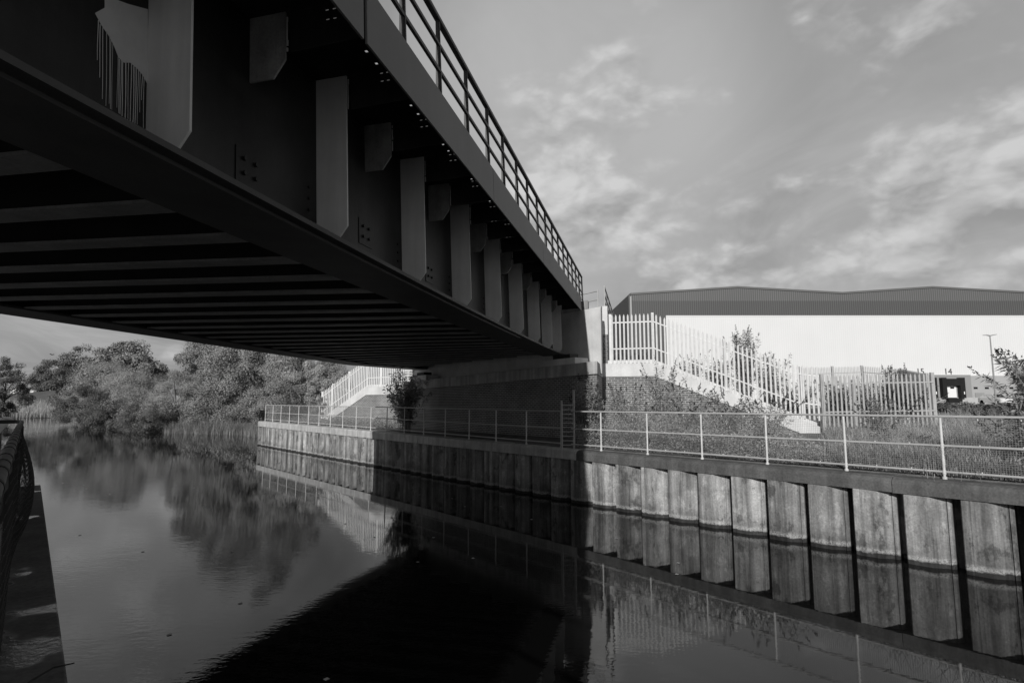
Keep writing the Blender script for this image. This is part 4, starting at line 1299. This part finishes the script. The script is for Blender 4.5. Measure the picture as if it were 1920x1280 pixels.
# behind the sloping fence
BG = 'shrubs behind the palisade'
def shb(label, px, py_top, Y, nst, spread, seed, leaf=.15, lm=L_BUDDD, dens=34, basez=None):
    p = at(px, py_top, Y); bz = basez if basez is not None else 2.4
    return shrub(label, (p.x, p.y, bz), nst, p.z - bz, spread, seed, leaf=leaf, lm=lm, dens=dens, group=BG, spikes=True)
shb('tall bushy shrub standing highest behind the sloping fence', 1388, 608, 25.5, 48, .8, 31, basez=2.5)
shb('shrub just right of the tallest one behind the sloping fence', 1440, 650, 24.5, 40, .8, 32, basez=2.4)
shb('thin shrub behind the upper pales of the sloping fence', 1300, 655, 25.5, 34, .8, 33, basez=2.8, dens=24)
shb('dense shrub behind the lower pales of the sloping fence', 1490, 712, 23.5, 54, 1.0, 34, basez=2.1)
shb('shrub behind the level part of the white fence', 1190, 650, 27.0, 44, 1.0, 35, basez=3.6)
shb('dark shrub poking above the middle of the level fence', 1672, 683, 22.5, 44, .6, 36, basez=1.9)
shb('dark shrub behind the right half of the level fence', 1705, 715, 22.0, 48, .9, 37, basez=1.9)
shb('dark shrub behind the left half of the level fence', 1570, 712, 22.2, 48, .9, 38, basez=1.9)
shb('dark shrub in the middle behind the level fence', 1635, 708, 23.0, 48, .9, 39, basez=1.9)
shb('shrub mid slope behind the sloping fence', 1345, 668, 24.5, 44, .9, 40, basez=2.5)

# hedge before the yard: separate mounds
for i, (px, py, Y, hw) in enumerate(((1775, 756, 30, 26), (1815, 758, 32, 28), (1860, 756, 31, 30), (1905, 757, 33, 30), (1945, 756, 31, 28), (1800, 772, 26, 26), (1850, 775, 25, 26), (1900, 770, 25, 28))):
    b, H, rad = tpx(px, py, Y, hw, EZ - (1.0 if i < 5 else 1.05))
    lab = ['hedge mound right beside the fence end post', 'hedge mound below the dock door', 'hedge mound below the ramp', 'hedge mound below the parked car', 'hedge mound at the right edge',
           'low bramble mound before the hedge near the fence', 'low bramble mound in the middle before the hedge', 'low bramble mound at right before the hedge'][i]
    tree('hedge_bush', lab, b, H, rad, L_HEDGE, 300 + i, leaf=.13, nclump=44, per=120, cat='bush', group='hedge before the yard', ctr=.5, trunk=.03, low=-.2)

# undergrowth between railing and wing wall, grass on the bank
def spread_leaves(name, label, n, D0, D1_, s0, s1, lm, leaf, hmax, seed, aspect=.35, wedge=False):
    rg_ = np.random.default_rng(seed); D = rg_.uniform(D0, D1_, n); S_ = rg_.uniform(s0, s1, n)
    if wedge: D = D0 + (D1_ - D0) * rg_.uniform(0, 1, n) ** 1.5; S_ = D * rg_.uniform(.08, .40, n) - .6
    bump = .5 + .5 * np.sin(D * 2.3 + np.sin(S_ * 1.7) * 2) * np.sin(S_ * 1.9 + 1.3)
    z = np.array([right_ground(a, b) for a, b in zip(D, S_)]) + rg_.uniform(0, 1, n) ** 1.4 * hmax * (.35 + .8 * bump) * (1 if wedge else np.interp(S_, [4.5, 6.2, 8.5], [.12, .30, 1]))
    P_ = np.stack([np.array([W(a, b, c)[k] for a, b, c in zip(D, S_, z)]) for k in range(3)], 1)
    N_ = rg_.normal(size=(n, 3)) * .7 + np.array([-.2, -.4, .6])
    o = quads(name, leafset(P_, N_, leaf, leaf * aspect, rg_), lm)
    return tag(o, label, 'plants', None, 'stuff')


spread_leaves('undergrowth', 'dense leafy undergrowth behind the railing at the wing wall foot', 46000, 12.75, 15.4, 4.9, 12.3, L_GROUND, .075, .95, 50)
spread_leaves('ground_cover', 'low weeds on the slope right of the wing wall', 20000, 12.7, 36.0, 0, 1, L_GROUND, .085, .30, 51, wedge=True)
spread_leaves('ivy', 'dark trailing weeds along the capping edge', 7000, 12.52, 12.85, -3, 8, L_HEDGE, .06, .16, 52)
spread_leaves('ground_cover', 'weeds on the far bank behind the railing', 16000, 12.7, 17.0, 26, 40, L_GROUND, .10, .6, 53)
pts = []
for _ in range(60000):
    D = 12.7 + 24 * rng.random() ** 1.5; s_ = D * rng.uniform(.06, .42) - .6; pts.append(tuple(W(D, s_, right_ground(D, s_) - .02)))
blades('grass', 'rough grass on the slope behind the railing', pts, .26, L_GRASS, 54, .012, .6)

tp = []
for _ in range(70):
    D = 13 + 20 * rng.random() ** 1.4; s_ = D * rng.uniform(.08, .42) - .6; R_ = rng.uniform(.12, .45)
    for __ in range(int(170 * R_ / .3)):
        a_, b_ = D + rng.normal() * R_, s_ + rng.normal() * R_; tp.append(tuple(W(a_, b_, right_ground(a_, b_) - .02)))
blades('grass_tufts', 'taller pale tufts of dry grass on the slope', tp, .55, L_REEDB, 55, .011, .7)
# floating leaves
rng = np.random.default_rng(77); n = 90
Sx = rng.uniform(4, 60, n); Dx = rng.uniform(.8, 11.6, n)
V = np.array([[W(a + u_, b + v_, .006) for u_, v_ in ((-.02, -.03), (.03, -.02), (.02, .03), (-.03, .02))] for a, b in zip(Dx, Sx)]).reshape(n, 4, 3)
tag(quads('floating_leaves', V, M_DEBRIS), 'scattered pale leaves floating on the river', 'leaves', None, 'stuff')
